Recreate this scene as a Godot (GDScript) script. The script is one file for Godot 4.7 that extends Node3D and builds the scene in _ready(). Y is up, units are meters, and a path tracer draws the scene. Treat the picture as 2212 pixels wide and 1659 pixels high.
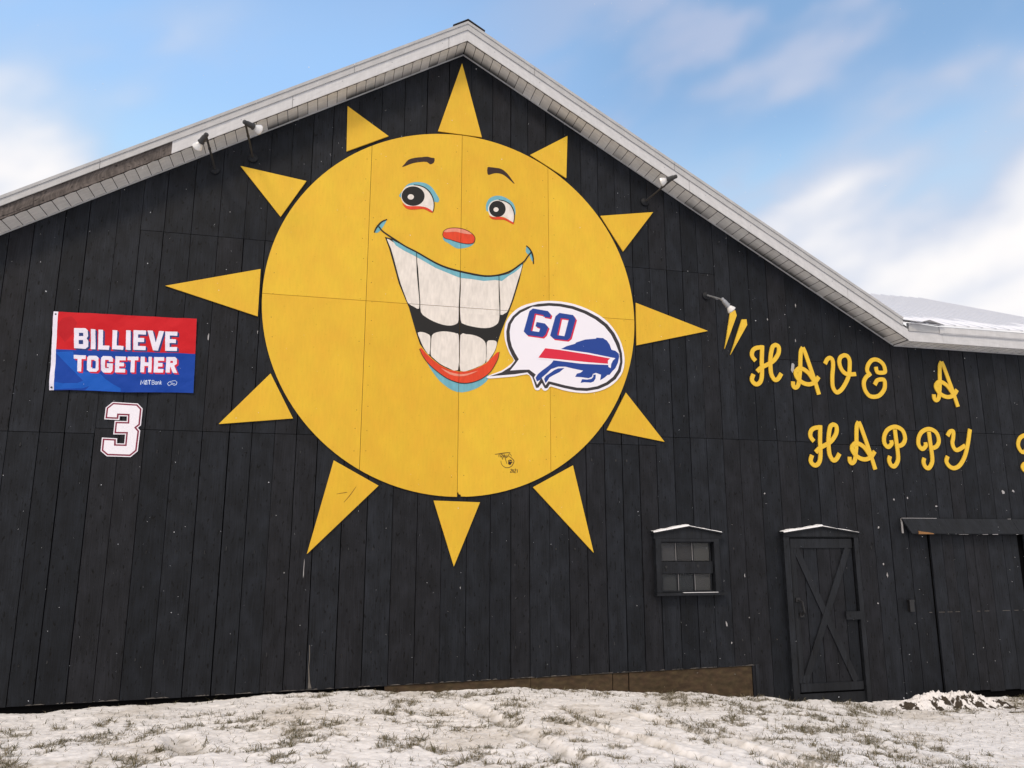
extends Node3D
# A black barn with a painted sun, seen across thin snow.  Outlines below are in millimetres on the gable wall.

const RAY_TOP := [-2, 8229, 286, 7148, -318, 7157]
const RAY_NNE := [1517, 7332, 1491, 6686, 971, 6971]
const RAY_NE := [1981, 6175, 2779, 6316, 2304, 5680]
const RAY_E := [2469, 4947, 3537, 4616, 2459, 4343]
const RAY_ESE := [2814, 3032, 2000, 3163, 2283, 3677]
const RAY_SE := [1522, 2686, 1780, 1583, 986, 2397]
const RAY_S := [-277, 2214, 302, 2200, -14, 1426]
const RAY_SW := [-1492, 2677, -950, 2384, -1749, 1577]
const RAY_WSW := [-2280, 3704, -1991, 3168, -2824, 3070]
const RAY_W := [-3540, 4708, -2475, 5010, -2472, 4405]
const RAY_WNW := [-2798, 6344, -1993, 6235, -2280, 5718]
const RAY_NNW := [-1523, 7356, -976, 6996, -1510, 6709]
const BROW_L := [-786, 6574, -751, 6624, -705, 6688, -622, 6727, -526, 6749, -454, 6765, -393, 6755, -356, 6753, -365, 6690, -415, 6658, -458, 6688, -549, 6675, -644, 6646, -715, 6609]
const BROW_R := [368, 6709, 412, 6718, 487, 6717, 563, 6710, 639, 6659, 703, 6579, 747, 6518, 728, 6522, 665, 6575, 601, 6621, 538, 6640, 462, 6634, 393, 6603, 368, 6620]
const EYE_SHADE_L := [-786, 6138, -765, 6243, -708, 6332, -626, 6374, -542, 6386, -458, 6376, -385, 6330, -329, 6253, -283, 6174, -303, 6127, -369, 6132]
const EYE_L := [-787, 6164, -771, 6236, -719, 6305, -637, 6334, -553, 6331, -481, 6307, -420, 6255, -376, 6183, -357, 6108, -358, 6031, -366, 5986, -427, 6018, -499, 6035, -606, 6024, -677, 6017, -737, 6055, -773, 6102]
const LASH_L := [-625, 6338, -553, 6337, -481, 6316, -414, 6262, -370, 6184, -351, 6109, -353, 6032, -366, 5982]
const PUPIL_L := [-780, 6162, -633, 6316, -478, 6195, -626, 6041]
const GLINT_L := [-701, 6158, -661, 6200, -619, 6167, -659, 6124]
const LID_L := [-766, 6064, -724, 6037, -653, 6032, -559, 6044, -463, 6039, -403, 6014, -366, 5986, -378, 5972, -438, 5997, -498, 6014, -605, 5992, -688, 5990, -736, 6017]
const EYE_SHADE_R := [352, 6106, 358, 6185, 401, 6261, 476, 6305, 564, 6312, 652, 6282, 728, 6224, 759, 6136, 755, 6057, 734, 6094, 614, 6134, 489, 6120, 377, 6070]
const EYE_R := [383, 6070, 383, 6135, 414, 6204, 476, 6243, 545, 6255, 627, 6233, 696, 6188, 734, 6107, 740, 6029, 733, 5944, 664, 5982, 589, 6014, 489, 6001, 414, 6009]
const LASH_R := [526, 6253, 614, 6241, 690, 6197, 734, 6113, 744, 6029, 733, 5944]
const PUPIL_R := [393, 6108, 507, 6237, 623, 6132, 508, 6003]
const GLINT_R := [454, 6104, 489, 6140, 524, 6111, 489, 6075]
const LID_R := [396, 6007, 452, 5993, 539, 6008, 614, 5997, 677, 5970, 733, 5944, 727, 5923, 664, 5950, 589, 5975, 489, 5964, 427, 5974]
const NOSE := [-229, 5688, -212, 5734, -158, 5771, -74, 5790, 11, 5790, 96, 5771, 170, 5727, 204, 5679, 201, 5634, 183, 5601, 122, 5582, 37, 5583, -47, 5598, -120, 5617, -192, 5629, -223, 5657]
const NOSE_SHINE := [-212, 5728, -158, 5766, -74, 5783, 11, 5784, 96, 5763, 164, 5724, 97, 5720, 24, 5725, -49, 5737, -122, 5727, -182, 5716]
const NOSE_SHADE := [-222, 5638, -144, 5627, -48, 5611, 37, 5596, 122, 5595, 195, 5608, 147, 5553, 62, 5520, -22, 5506, -83, 5525, -143, 5564, -204, 5596]
const CHEEK_L := [-1114, 5621, -1098, 5673, -1066, 5725, -1021, 5780, -958, 5817]
const CHEEK_SHADE_L := [-1103, 5623, -1087, 5674, -1054, 5727, -1010, 5781, -964, 5810, -985, 5752, -1013, 5700, -1046, 5647, -1079, 5621]
const SMILE := [-1059, 5707, -1017, 5656, -946, 5607, -828, 5537, -710, 5468, -568, 5406, -425, 5332, -294, 5269, -162, 5224, 12, 5189, 187, 5166, 345, 5154, 491, 5173, 614, 5214, 713, 5267, 800, 5338, 882, 5409, 926, 5477, 977, 5546]
const CHEEK_R := [908, 5632, 952, 5595, 984, 5540, 1004, 5471, 1008, 5381]
const CHEEK_SHADE_R := [915, 5624, 959, 5576, 983, 5533, 999, 5470, 995, 5412, 964, 5467, 952, 5511, 927, 5515, 902, 5552]
const MOUTH := [-978, 5574, -918, 5421, -849, 5192, -782, 4963, -690, 4751, -644, 4652, -591, 4476, -545, 4327, -492, 4178, -417, 4082, -329, 3998, -229, 3922, -117, 3871, 20, 3851, 145, 3866, 258, 3916, 359, 3979, 447, 4067, 492, 4159, 524, 4278, 575, 4437, 653, 4639, 732, 4857, 812, 5131, 873, 5400, 746, 5288, 667, 5220, 535, 5176, 352, 5147, 197, 5154, 4, 5192, -162, 5224, -315, 5277, -569, 5407, -733, 5478, -872, 5557]
const TOOTH_A := [-952, 5550, -877, 5517, -745, 5444, -571, 5374, -551, 5138, -527, 4893, -513, 4738, -517, 4641, -577, 4663, -652, 4702, -684, 4771, -759, 4965, -827, 5194, -895, 5423]
const TOOTH_B := [-554, 5375, -417, 5308, -289, 5246, -136, 5193, 0, 5165, 7, 4960, -1, 4724, -1, 4529, -25, 4476, -100, 4447, -201, 4451, -326, 4488, -426, 4539, -489, 4598, -502, 4739, -522, 4984, -539, 5179]
const TOOTH_C := [17, 5166, 158, 5145, 353, 5127, 525, 5151, 532, 4935, 542, 4737, 536, 4565, 497, 4497, 407, 4452, 292, 4442, 165, 4456, 63, 4481, 27, 4531, 15, 4777, 22, 4961]
const TOOTH_D := [544, 5156, 667, 5207, 773, 5290, 855, 5358, 791, 5129, 711, 4855, 652, 4698, 614, 4663, 555, 4639, 553, 4803, 542, 5002]
const GUM := [-884, 5543, -733, 5471, -569, 5400, -315, 5270, -162, 5217, 4, 5185, 197, 5148, 353, 5140, 535, 5169, 667, 5213, 773, 5297, 859, 5372, 826, 5315, 746, 5240, 667, 5186, 574, 5105, 483, 5111, 327, 5085, 159, 5098, 18, 5100, -33, 5115, -161, 5158, -314, 5211, -467, 5290, -593, 5352, -732, 5412, -833, 5469]
const GAP_A := [-565, 5394, -551, 5138, -523, 4893, -507, 4739, -510, 4642]
const GAP_B := [10, 5179, 16, 4961, 7, 4724, 8, 4504]
const GAP_C := [532, 5169, 537, 4935, 546, 4737, 548, 4618]
const TOOTH_E := [-523, 4326, -459, 4336, -397, 4317, -363, 4287, -361, 4186, -369, 4047, -417, 4094, -461, 4167, -498, 4254]
const TOOTH_F := [-341, 4301, -286, 4343, -199, 4364, -99, 4361, -24, 4347, 4, 4323, 10, 4119, 1, 3865, -117, 3884, -229, 3935, -317, 4005, -351, 4048, -351, 4186]
const TOOTH_G := [27, 4331, 102, 4345, 191, 4341, 280, 4314, 344, 4267, 364, 4203, 364, 4075, 352, 3978, 258, 3922, 145, 3872, 32, 3858, 24, 4056]
const TOOTH_H := [376, 4256, 421, 4284, 485, 4282, 507, 4257, 498, 4198, 473, 4132, 428, 4059, 371, 3986, 373, 4114]
const LIP := [-497, 4115, -473, 4129, -416, 4063, -329, 3986, -229, 3916, -117, 3865, 20, 3843, 145, 3860, 270, 3914, 371, 3976, 447, 4060, 511, 4128, 541, 4136, 524, 4045, 473, 3940, 410, 3848, 309, 3767, 196, 3717, 84, 3697, -16, 3707, -140, 3751, -265, 3832, -377, 3927, -452, 4023]
const LIP_SHINE := [-216, 3879, -104, 3834, 20, 3813, 133, 3829, 264, 3872, 133, 3806, 21, 3785, -104, 3804]
const LIP_LINE := [-497, 4115, -452, 4023, -377, 3927, -265, 3832, -140, 3751, -16, 3707, 84, 3697, 196, 3717, 309, 3767, 410, 3848, 473, 3940, 524, 4045, 541, 4136]
const CHIN := [-402, 3951, -265, 3851, -140, 3770, -16, 3726, 84, 3718, 196, 3736, 309, 3779, 385, 3834, 398, 3771, 322, 3691, 210, 3623, 60, 3579, -64, 3599, -176, 3668, -276, 3763]
const BUBBLE_RIM := [377, 3797, 458, 3839, 573, 3888, 669, 3960, 737, 4032, 688, 4106, 650, 4191, 616, 4296, 606, 4413, 625, 4532, 689, 4645, 787, 4741, 906, 4804, 1066, 4853, 1217, 4877, 1389, 4880, 1572, 4858, 1756, 4805, 1929, 4726, 2062, 4628, 2162, 4502, 2231, 4364, 2268, 4215, 2272, 4085, 2239, 3954, 2163, 3841, 2047, 3746, 1903, 3681, 1730, 3646, 1569, 3647, 1400, 3668, 1233, 3711, 1198, 3674, 1163, 3650, 1129, 3656, 1100, 3688, 1075, 3658, 1041, 3650, 1012, 3670, 983, 3755, 959, 3821, 911, 3857, 746, 3820, 573, 3797, 420, 3776, 382, 3783]
const BUBBLE_LINE := [415, 3806, 573, 3864, 688, 3942, 751, 4028, 708, 4098, 664, 4192, 638, 4298, 632, 4415, 655, 4524, 718, 4627, 807, 4712, 926, 4776, 1066, 4823, 1217, 4847, 1378, 4849, 1561, 4827, 1745, 4774, 1908, 4699, 2040, 4606, 2136, 4490, 2205, 4353, 2239, 4214, 2243, 4094, 2213, 3962, 2138, 3854, 2027, 3770, 1893, 3707, 1730, 3673, 1580, 3673, 1411, 3698, 1218, 3739, 1183, 3683, 1149, 3681, 1110, 3751, 1061, 3684, 1031, 3682, 1003, 3766, 979, 3827, 916, 3882, 746, 3849, 573, 3826]
const BUBBLE_FACE := [683, 3894, 746, 3974, 800, 4050, 751, 4129, 708, 4214, 684, 4310, 677, 4417, 694, 4517, 748, 4609, 827, 4684, 911, 4730, 986, 4777, 1065, 4783, 1216, 4807, 1367, 4808, 1540, 4787, 1713, 4736, 1866, 4665, 1998, 4573, 2088, 4467, 2152, 4340, 2200, 4212, 2207, 4092, 2172, 3980, 2102, 3882, 2003, 3803, 1874, 3743, 1731, 3712, 1591, 3711, 1431, 3733, 1238, 3772, 1199, 3777, 1159, 3720, 1108, 3819, 1046, 3724, 1003, 3819, 1028, 3858, 940, 3919, 814, 3910]
const BUBBLE_G := [993, 4753, 1200, 4732, 1243, 4683, 1229, 4640, 1136, 4651, 1142, 4671, 1020, 4686, 964, 4444, 1077, 4435, 1093, 4489, 1028, 4511, 1044, 4570, 1158, 4557, 1203, 4506, 1167, 4409, 1126, 4367, 914, 4383, 867, 4430, 946, 4712]
const BUBBLE_O_A := [1361, 4718, 1457, 4710, 1436, 4644, 1380, 4647, 1326, 4409, 1377, 4404, 1371, 4351, 1276, 4356, 1229, 4398, 1305, 4667]
const BUBBLE_O_B := [1457, 4710, 1552, 4702, 1588, 4648, 1510, 4383, 1466, 4346, 1371, 4351, 1377, 4404, 1427, 4400, 1492, 4640, 1436, 4644]
const BISON := [1374, 4221, 1460, 4268, 1572, 4305, 1592, 4326, 1715, 4373, 1869, 4396, 1880, 4409, 1973, 4409, 2003, 4389, 2024, 4380, 2064, 4324, 2087, 4255, 2144, 4243, 2190, 4206, 2196, 4166, 2175, 4080, 2137, 4003, 2089, 3956, 2052, 3909, 2021, 3903, 1979, 3866, 1917, 3827, 1931, 3903, 1858, 3924, 1817, 3908, 1801, 3867, 1754, 3846, 1654, 3855, 1568, 3856, 1594, 3901, 1640, 3913, 1681, 3945, 1535, 3967, 1435, 3986, 1335, 3981, 1236, 3942, 1176, 3880, 1116, 3829, 1086, 3789, 1042, 3767, 1026, 3815, 1057, 3865, 1107, 3911, 1196, 3979, 1242, 4020, 1272, 4061, 1357, 4065]
const BISON_HIND := [1420, 3966, 1354, 3909, 1274, 3866, 1214, 3829, 1179, 3774, 1159, 3752, 1140, 3806, 1165, 3846, 1215, 3882, 1285, 3934, 1335, 3957]
const BISON_FORE := [1822, 3898, 1857, 3900, 1851, 3845, 1824, 3805, 1784, 3788, 1693, 3789, 1642, 3778, 1663, 3828, 1734, 3826, 1795, 3839, 1821, 3868]
const STRIPE_EDGE := [1140, 4228, 1379, 4222, 1762, 4192, 2069, 4149, 2141, 4140, 2104, 4106, 2077, 4055, 2070, 4000, 2039, 4013, 2035, 4041, 1657, 4037, 1307, 4060, 1049, 4070]
const STRIPE := [1158, 4219, 1359, 4208, 1762, 4169, 2063, 4132, 2031, 4102, 2030, 4057, 1759, 4063, 1357, 4080, 1064, 4087]
const NUMBER := [-3982, 3284, -3718, 3277, -3662, 3220, -3663, 3026, -3694, 2996, -3665, 2965, -3671, 2728, -3739, 2660, -3986, 2662, -4055, 2719, -4056, 2872, -3899, 2868, -3896, 2811, -3819, 2811, -3819, 2915, -3943, 2912, -3942, 3067, -3816, 3068, -3819, 3124, -3896, 3124, -3896, 3079, -4052, 3081, -4050, 3216]
const H_A := [4260, 4228, 4218, 4278, 4210, 4330, 4235, 4385, 4294, 4420, 4404, 4434]
const H_B := [4382, 4460, 4357, 4218, 4356, 4144, 4341, 3997, 4309, 3922, 4256, 3889, 4206, 3907, 4184, 3958, 4212, 4032]
const H_C := [4273, 4072, 4342, 4133, 4521, 4226, 4615, 4327, 4644, 4403, 4637, 4461, 4587, 4483]
const H_D := [4599, 4483, 4547, 4451, 4513, 4353, 4492, 4225, 4491, 4067, 4520, 3990, 4558, 3965, 4606, 3994, 4655, 4065]
const A_A := [5036, 4469, 5002, 4413, 4984, 4305, 4967, 4144, 4945, 4026, 4923, 3930, 4898, 3887, 4862, 3870, 4835, 3895, 4835, 3958]
const A_B := [5036, 4469, 5070, 4385, 5125, 4206, 5184, 4006, 5241, 3787]
const A_C := [5259, 4047, 5193, 3970, 5101, 3930, 5008, 3940, 4930, 3989, 4887, 4061, 4898, 4125]
const A_D := [4892, 4108, 4944, 4154, 5014, 4147, 5092, 4097, 5145, 4026, 5181, 3974]
const V_A := [5381, 4246, 5423, 4313, 5471, 4340, 5510, 4312, 5514, 4226, 5486, 4064, 5479, 3925, 5508, 3852, 5554, 3834, 5631, 3889, 5714, 4000, 5768, 4110, 5793, 4241, 5796, 4328, 5765, 4383, 5706, 4396]
const V_B := [5718, 4396, 5654, 4363, 5623, 4297, 5633, 4211, 5680, 4138, 5749, 4109, 5884, 4121]
const E_A := [6235, 4248, 6257, 4167, 6375, 4173, 6388, 4229, 6359, 4304, 6278, 4354, 6190, 4350, 6122, 4291, 6083, 4213, 6090, 4159, 6117, 4133]
const E_B := [6137, 4145, 6051, 4081, 6006, 4003, 6012, 3896, 6070, 3812, 6154, 3794, 6249, 3820, 6332, 3899, 6361, 3976, 6350, 4057, 6243, 4047, 6186, 3974]
const P_A := [6376, 3164, 6377, 3112, 6311, 3064, 6257, 3120, 6269, 3225, 6340, 3320, 6467, 3365, 6584, 3316, 6617, 3200, 6573, 3117, 6494, 3080]
const P_B := [6456, 3324, 6459, 3242, 6463, 3103, 6469, 2975, 6456, 2871, 6393, 2790, 6334, 2800, 6308, 2868, 6329, 2932]
const Y_A := [7361, 3258, 7415, 3325, 7471, 3327, 7459, 3237, 7434, 3153, 7457, 3071, 7518, 3055, 7655, 3124]
const Y_B := [7776, 3373, 7698, 3125, 7616, 2945, 7514, 2825, 7410, 2782, 7331, 2810, 7291, 2879, 7323, 2956]
const D_A := [8792, 3146, 8746, 3073, 8683, 3055, 8637, 3104, 8627, 3181, 8678, 3270, 8787, 3320, 8939, 3340, 9091, 3272, 9129, 3095]
const D_C := [9136, 3117, 9056, 2905, 8913, 2781, 8787, 2751, 8696, 2766, 8652, 2825, 8708, 2880, 8820, 2866, 8919, 2814]
const D_B := [8912, 3255, 8873, 3066, 8816, 2844]
const QUOTE_A := [3906, 4928, 3982, 4951, 4002, 4874, 3784, 4373]
const QUOTE_B := [4078, 4821, 4153, 4828, 4159, 4745, 3868, 4292]
const SIGN_A := [490, 2802, 548, 2811, 593, 2819, 646, 2826, 689, 2828]
const SIGN_B := [546, 2809, 542, 2791, 541, 2767]
const SIGN_C := [565, 2802, 564, 2765]
const SIGN_D := [565, 2802, 586, 2801, 586, 2784, 567, 2780]
const SIGN_E := [572, 2780, 593, 2736]
const SIGN_F := [606, 2803, 592, 2755]
const SIGN_G := [606, 2803, 622, 2759, 643, 2687]
const SIGN_H := [593, 2772, 618, 2774]
const SIGN_I := [616, 2804, 638, 2761, 645, 2804]
const SIGN_J := [657, 2791, 654, 2767]
const SIGN_K := [705, 2782, 696, 2800, 680, 2814, 668, 2801, 669, 2784, 692, 2768, 717, 2749, 737, 2724, 729, 2696, 710, 2661, 682, 2644, 653, 2636, 622, 2641, 590, 2661, 571, 2693, 567, 2722]
const SIGN_L := [690, 2613, 705, 2620, 712, 2610, 689, 2579, 715, 2579]
const SIGN_M := [729, 2617, 719, 2600, 726, 2579, 736, 2593, 731, 2616]
const SIGN_N := [745, 2614, 756, 2623, 763, 2611, 743, 2578, 766, 2575]
const SIGN_O := [782, 2620, 780, 2575]
const PAW := [668, 2722, 685, 2732, 700, 2728, 709, 2708, 682, 2695]
const FLAG_B := [221, 186, 342, 185, 367, 208, 371, 275, 357, 301, 374, 329, 376, 396, 350, 426, 233, 422]
const FLAG_B_HOLE_A := [274, 239, 320, 239, 321, 277, 276, 278]
const FLAG_B_HOLE_B := [277, 324, 321, 324, 323, 371, 278, 372]
const FLAG_I_A := [397, 191, 443, 191, 452, 424, 402, 424]
const FLAG_L_A := [475, 191, 522, 191, 529, 376, 598, 377, 597, 427, 479, 425]
const FLAG_L_B := [621, 188, 671, 188, 674, 371, 748, 374, 746, 421, 628, 418]
const FLAG_I_B := [765, 183, 814, 183, 823, 418, 773, 417]
const FLAG_E_A := [845, 179, 979, 177, 979, 226, 896, 227, 897, 268, 963, 268, 963, 317, 898, 319, 899, 364, 983, 365, 984, 413, 851, 414]
const FLAG_V := [993, 174, 1051, 174, 1088, 315, 1119, 175, 1173, 174, 1117, 412, 1064, 412]
const FLAG_E_B := [1186, 176, 1319, 172, 1319, 221, 1238, 223, 1240, 266, 1307, 266, 1307, 314, 1240, 315, 1241, 363, 1325, 362, 1325, 411, 1194, 411]
const FLAG_T_A := [234, 500, 357, 500, 358, 544, 316, 544, 318, 693, 277, 692, 274, 545, 235, 544]
const FLAG_O := [389, 505, 471, 504, 494, 526, 497, 665, 476, 690, 398, 690, 375, 669, 373, 526]
const FLAG_O_HOLE := [416, 551, 452, 552, 452, 639, 417, 641]
const FLAG_G := [538, 502, 622, 501, 643, 523, 643, 565, 601, 567, 600, 546, 564, 546, 565, 640, 602, 641, 603, 630, 584, 629, 584, 585, 644, 585, 643, 669, 623, 694, 546, 693, 523, 668, 520, 525]
const FLAG_E_C := [666, 499, 778, 499, 779, 544, 712, 545, 712, 572, 761, 572, 762, 615, 713, 615, 712, 642, 779, 643, 779, 687, 670, 688]
const FLAG_T_B := [796, 498, 912, 494, 912, 539, 875, 539, 877, 682, 833, 682, 833, 540, 796, 541]
const FLAG_H := [936, 493, 981, 492, 982, 557, 1021, 558, 1019, 492, 1055, 491, 1059, 678, 1022, 678, 1021, 603, 980, 603, 981, 679, 939, 679]
const FLAG_E_D := [1079, 491, 1187, 487, 1187, 533, 1125, 534, 1125, 561, 1174, 561, 1174, 604, 1126, 604, 1125, 633, 1187, 633, 1185, 679, 1082, 679]
const FLAG_R := [1210, 486, 1308, 484, 1328, 503, 1328, 563, 1300, 587, 1339, 678, 1291, 678, 1260, 601, 1257, 601, 1257, 675, 1212, 675]
const FLAG_R_HOLE := [1257, 529, 1285, 530, 1284, 556, 1256, 555]
const FLAG_SWOOSH := [43, 477, 207, 461, 223, 460, 260, 584, 312, 689, 517, 709, 575, 770, 665, 830, 740, 869, 741, 909, 369, 909, 414, 859, 337, 892, 49, 904, 52, 820, 133, 836, 288, 832, 345, 803, 266, 717, 185, 631, 104, 545]
const FLAG_SWIRL := [47, 166, 96, 75, 187, 47, 253, 120, 206, 265, 133, 358, 59, 254]
const FLAG_SPLIT := [34, 443, 1538, 433]
const FLAG_HEAD := [0, 0, 45, 5, 46, 913, 0, 914]
const FLAG_TEXT := [949, 773, 1177, 821]
const FLAG_BISON := [1238, 810, 1258, 789, 1291, 777, 1320, 771, 1338, 789, 1335, 817, 1310, 830, 1288, 814, 1252, 835]
const FLAG_CORNERS := [-4698, 4306, -3159, 4324, -3129, 3421, -4648, 3389]

const EXPOSURE := 1.3
var rng := RandomNumberGenerator.new()
var names := {}
var M := {}
var grain := FastNoiseLite.new()
var panels: Array = []

# ---------------------------------------------------------------- naming and committing
func numbered(called: String, parent: Node) -> String:
	var key := str(parent.get_instance_id()) + called
	var n: int = names.get(key, 0)
	names[key] = n + 1
	return called if n == 0 else "%s_%03d" % [called, n]

func thing(called: String, label: String, category: String, at := Vector3.ZERO, group := "") -> Node3D:
	var o := Node3D.new()
	o.name = numbered(called, self)
	add_child(o, true)
	o.position = at
	tag(o, label, category, group)
	return o

func tag(o: Node, label: String, category: String, group := "") -> void:
	o.set_meta("label", label)
	o.set_meta("category", category)
	if group:
		o.set_meta("group", group)

func begin() -> SurfaceTool:
	var st := SurfaceTool.new()
	st.begin(Mesh.PRIMITIVE_TRIANGLES)
	return st

func obj(called: String, st: SurfaceTool, m: Material, parent: Node = self, at := Vector3.ZERO) -> MeshInstance3D:
	var o := MeshInstance3D.new()
	o.mesh = st.commit()
	o.material_override = m
	o.name = numbered(called, parent)
	parent.add_child(o, true)
	o.position = at
	return o

# ---------------------------------------------------------------- shapes
func tri(st: SurfaceTool, a: Vector3, b: Vector3, c: Vector3, n: Vector3, ua := Vector2.ZERO, ub := Vector2.ZERO, uc := Vector2.ZERO) -> void:
	st.set_normal(n)
	if (b - a).cross(c - a).dot(n) > 0.0:
		st.set_uv(ua); st.add_vertex(a); st.set_uv(uc); st.add_vertex(c); st.set_uv(ub); st.add_vertex(b)
	else:
		st.set_uv(ua); st.add_vertex(a); st.set_uv(ub); st.add_vertex(b); st.set_uv(uc); st.add_vertex(c)

func quad(st: SurfaceTool, a: Vector3, b: Vector3, c: Vector3, d: Vector3, out: Vector3, uvs := []) -> void:
	var n := (c - a).cross(d - b).normalized()
	if n.dot(out) < 0.0:
		n = -n
	if uvs.is_empty():
		var e := (b - a).length()
		var f := (d - a).length()
		uvs = [Vector2(0, 0), Vector2(e, 0), Vector2(e, f), Vector2(0, f)]
	tri(st, a, b, c, n, uvs[0], uvs[1], uvs[2])
	tri(st, a, c, d, n, uvs[0], uvs[2], uvs[3])

func slab(st: SurfaceTool, a: Vector3, b: Vector3, c: Vector3, d: Vector3, t: Vector3) -> void:
	var mid := (a + b + c + d) / 4.0 + t / 2.0
	for f in [[a, b, c, d], [a + t, b + t, c + t, d + t], [a, b, b + t, a + t], [b, c, c + t, b + t], [c, d, d + t, c + t], [d, a, a + t, d + t]]:
		quad(st, f[0], f[1], f[2], f[3], (f[0] + f[1] + f[2] + f[3]) / 4.0 - mid)

func box(st: SurfaceTool, lo: Vector3, hi: Vector3) -> void:
	slab(st, Vector3(lo.x, lo.y, lo.z), Vector3(hi.x, lo.y, lo.z), Vector3(hi.x, hi.y, lo.z), Vector3(lo.x, hi.y, lo.z), Vector3(0, 0, hi.z - lo.z))

func area2(p: PackedVector2Array) -> float:
	var s := 0.0
	for i in p.size():
		var q := p[(i + 1) % p.size()]
		s += p[i].x * q.y - q.x * p[i].y
	return s

func prism(st: SurfaceTool, poly: PackedVector2Array, z0: float, z1: float, uvo := Vector2.ZERO, uvs := Vector2.ONE) -> void:
	var ids := Geometry2D.triangulate_polygon(poly)
	for i in range(0, ids.size(), 3):
		var a := poly[ids[i]]
		var b := poly[ids[i + 1]]
		var c := poly[ids[i + 2]]
		tri(st, Vector3(a.x, a.y, z1), Vector3(b.x, b.y, z1), Vector3(c.x, c.y, z1), Vector3.BACK, a * uvs + uvo, b * uvs + uvo, c * uvs + uvo)
	var sgn := signf(area2(poly))
	for i in poly.size():
		var a := poly[i]
		var b := poly[(i + 1) % poly.size()]
		var d := (b - a)
		if d.length() < 1e-5:
			continue
		var n := Vector3(d.y, -d.x, 0).normalized() * sgn
		quad(st, Vector3(a.x, a.y, z0), Vector3(b.x, b.y, z0), Vector3(b.x, b.y, z1), Vector3(a.x, a.y, z1), n, [a * uvs + uvo, b * uvs + uvo, b * uvs + uvo, a * uvs + uvo])

func uv_fit(poly: PackedVector2Array, s: float) -> Vector2:   # lays the piece at a random place inside one texture tile
	var lo := Vector2(1e9, 1e9)
	var hi := -lo
	for v in poly:
		lo = lo.min(v)
		hi = hi.max(v)
	var room := (Vector2.ONE - (hi - lo) * s).max(Vector2.ZERO)
	return -lo * s + room * Vector2(rng.randf(), rng.randf())

func pts(list: Array, shift := Vector2.ZERO) -> PackedVector2Array:
	var p := PackedVector2Array()
	for i in range(0, list.size(), 2):
		p.append(Vector2(list[i], list[i + 1]) * 0.001 + shift)
	return p

func smooth(p: PackedVector2Array, closed: bool, steps := 5) -> PackedVector2Array:
	var out := PackedVector2Array()
	var n := p.size()
	for i in (n if closed else n - 1):
		var a := p[(i - 1 + n) % n] if closed or i > 0 else p[0] * 2.0 - p[1]
		var b := p[i]
		var c := p[(i + 1) % n]
		var d := p[(i + 2) % n] if closed or i + 2 < n else p[n - 1] * 2.0 - p[n - 2]
		for k in steps:
			out.append(b.cubic_interpolate(c, a, d, float(k) / steps))
	if not closed:
		out.append(p[n - 1])
	return out

func ribbon(line: PackedVector2Array, width: float, taper := 1.0) -> PackedVector2Array:
	var left := PackedVector2Array()
	var right := PackedVector2Array()
	var n := line.size()
	for i in n:
		var d0 := (line[i] - line[maxi(i - 1, 0)]).normalized()
		var d1 := (line[mini(i + 1, n - 1)] - line[i]).normalized()
		if i == 0: d0 = d1
		if i == n - 1: d1 = d0
		var d := (d0 + d1).normalized()
		var k := 1.0 / maxf(0.75, d.dot(d0))
		var half := width * 0.5 * k * lerpf(1.0, taper, absf(2.0 * i / float(n - 1) - 1.0))
		var o := Vector2(-d.y, d.x) * half
		left.append(line[i] + o)
		right.append(line[i] - o)
	right.reverse()
	left.append_array(right)
	return left

func tube(st: SurfaceTool, a: Vector3, b: Vector3, ra: float, rb: float, seg := 12, caps := true) -> void:
	lathe(st, a, (b - a).normalized(), [Vector2(ra, 0), Vector2(rb, (b - a).length())], seg, caps)

func lathe(st: SurfaceTool, at: Vector3, axis: Vector3, prof: Array, seg := 16, caps := true) -> void:
	var u := axis.cross(Vector3.UP if absf(axis.y) < 0.9 else Vector3.RIGHT).normalized()
	var v := axis.cross(u).normalized()
	for j in prof.size() - 1:
		var p: Vector2 = prof[j]
		var q: Vector2 = prof[j + 1]
		for i in seg:
			var a0 := TAU * i / seg
			var a1 := TAU * (i + 1) / seg
			var e0 := u * cos(a0) + v * sin(a0)
			var e1 := u * cos(a1) + v * sin(a1)
			quad(st, at + axis * p.y + e0 * p.x, at + axis * p.y + e1 * p.x, at + axis * q.y + e1 * q.x, at + axis * q.y + e0 * q.x, (e0 + e1) * maxf(0.05, absf(q.y - p.y)) + axis * (p.x - q.x) * 2.0)
	if caps:
		for k in [0, prof.size() - 1]:
			var p: Vector2 = prof[k]
			for i in seg:
				var a0 := TAU * i / seg
				var a1 := TAU * (i + 1) / seg
				tri(st, at + axis * p.y, at + axis * p.y + (u * cos(a0) + v * sin(a0)) * p.x, at + axis * p.y + (u * cos(a1) + v * sin(a1)) * p.x, axis * (-1.0 if k == 0 else 1.0))

# ---------------------------------------------------------------- materials
func paint(c: Color, rough := 0.6, tex: Texture2D = null, spec := 0.4) -> StandardMaterial3D:
	var m := StandardMaterial3D.new()
	m.albedo_color = c
	m.roughness = rough
	m.metallic_specular = spec
	m.albedo_texture = tex
	return m

func image(w: int, h: int, f: Callable) -> Image:
	var img := Image.create(w, h, false, Image.FORMAT_RGB8)
	for y in h:
		for x in w:
			img.set_pixel(x, y, f.call(x, y))
	return img

func textured(img: Image) -> Texture2D:
	return ImageTexture.create_from_image(img)

func noise(s: int, freq: float, oct := 4) -> FastNoiseLite:
	var n := FastNoiseLite.new()
	n.seed = s
	n.noise_type = FastNoiseLite.TYPE_SIMPLEX_SMOOTH
	n.frequency = freq
	n.fractal_type = FastNoiseLite.FRACTAL_FBM
	n.fractal_octaves = oct
	return n

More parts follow.
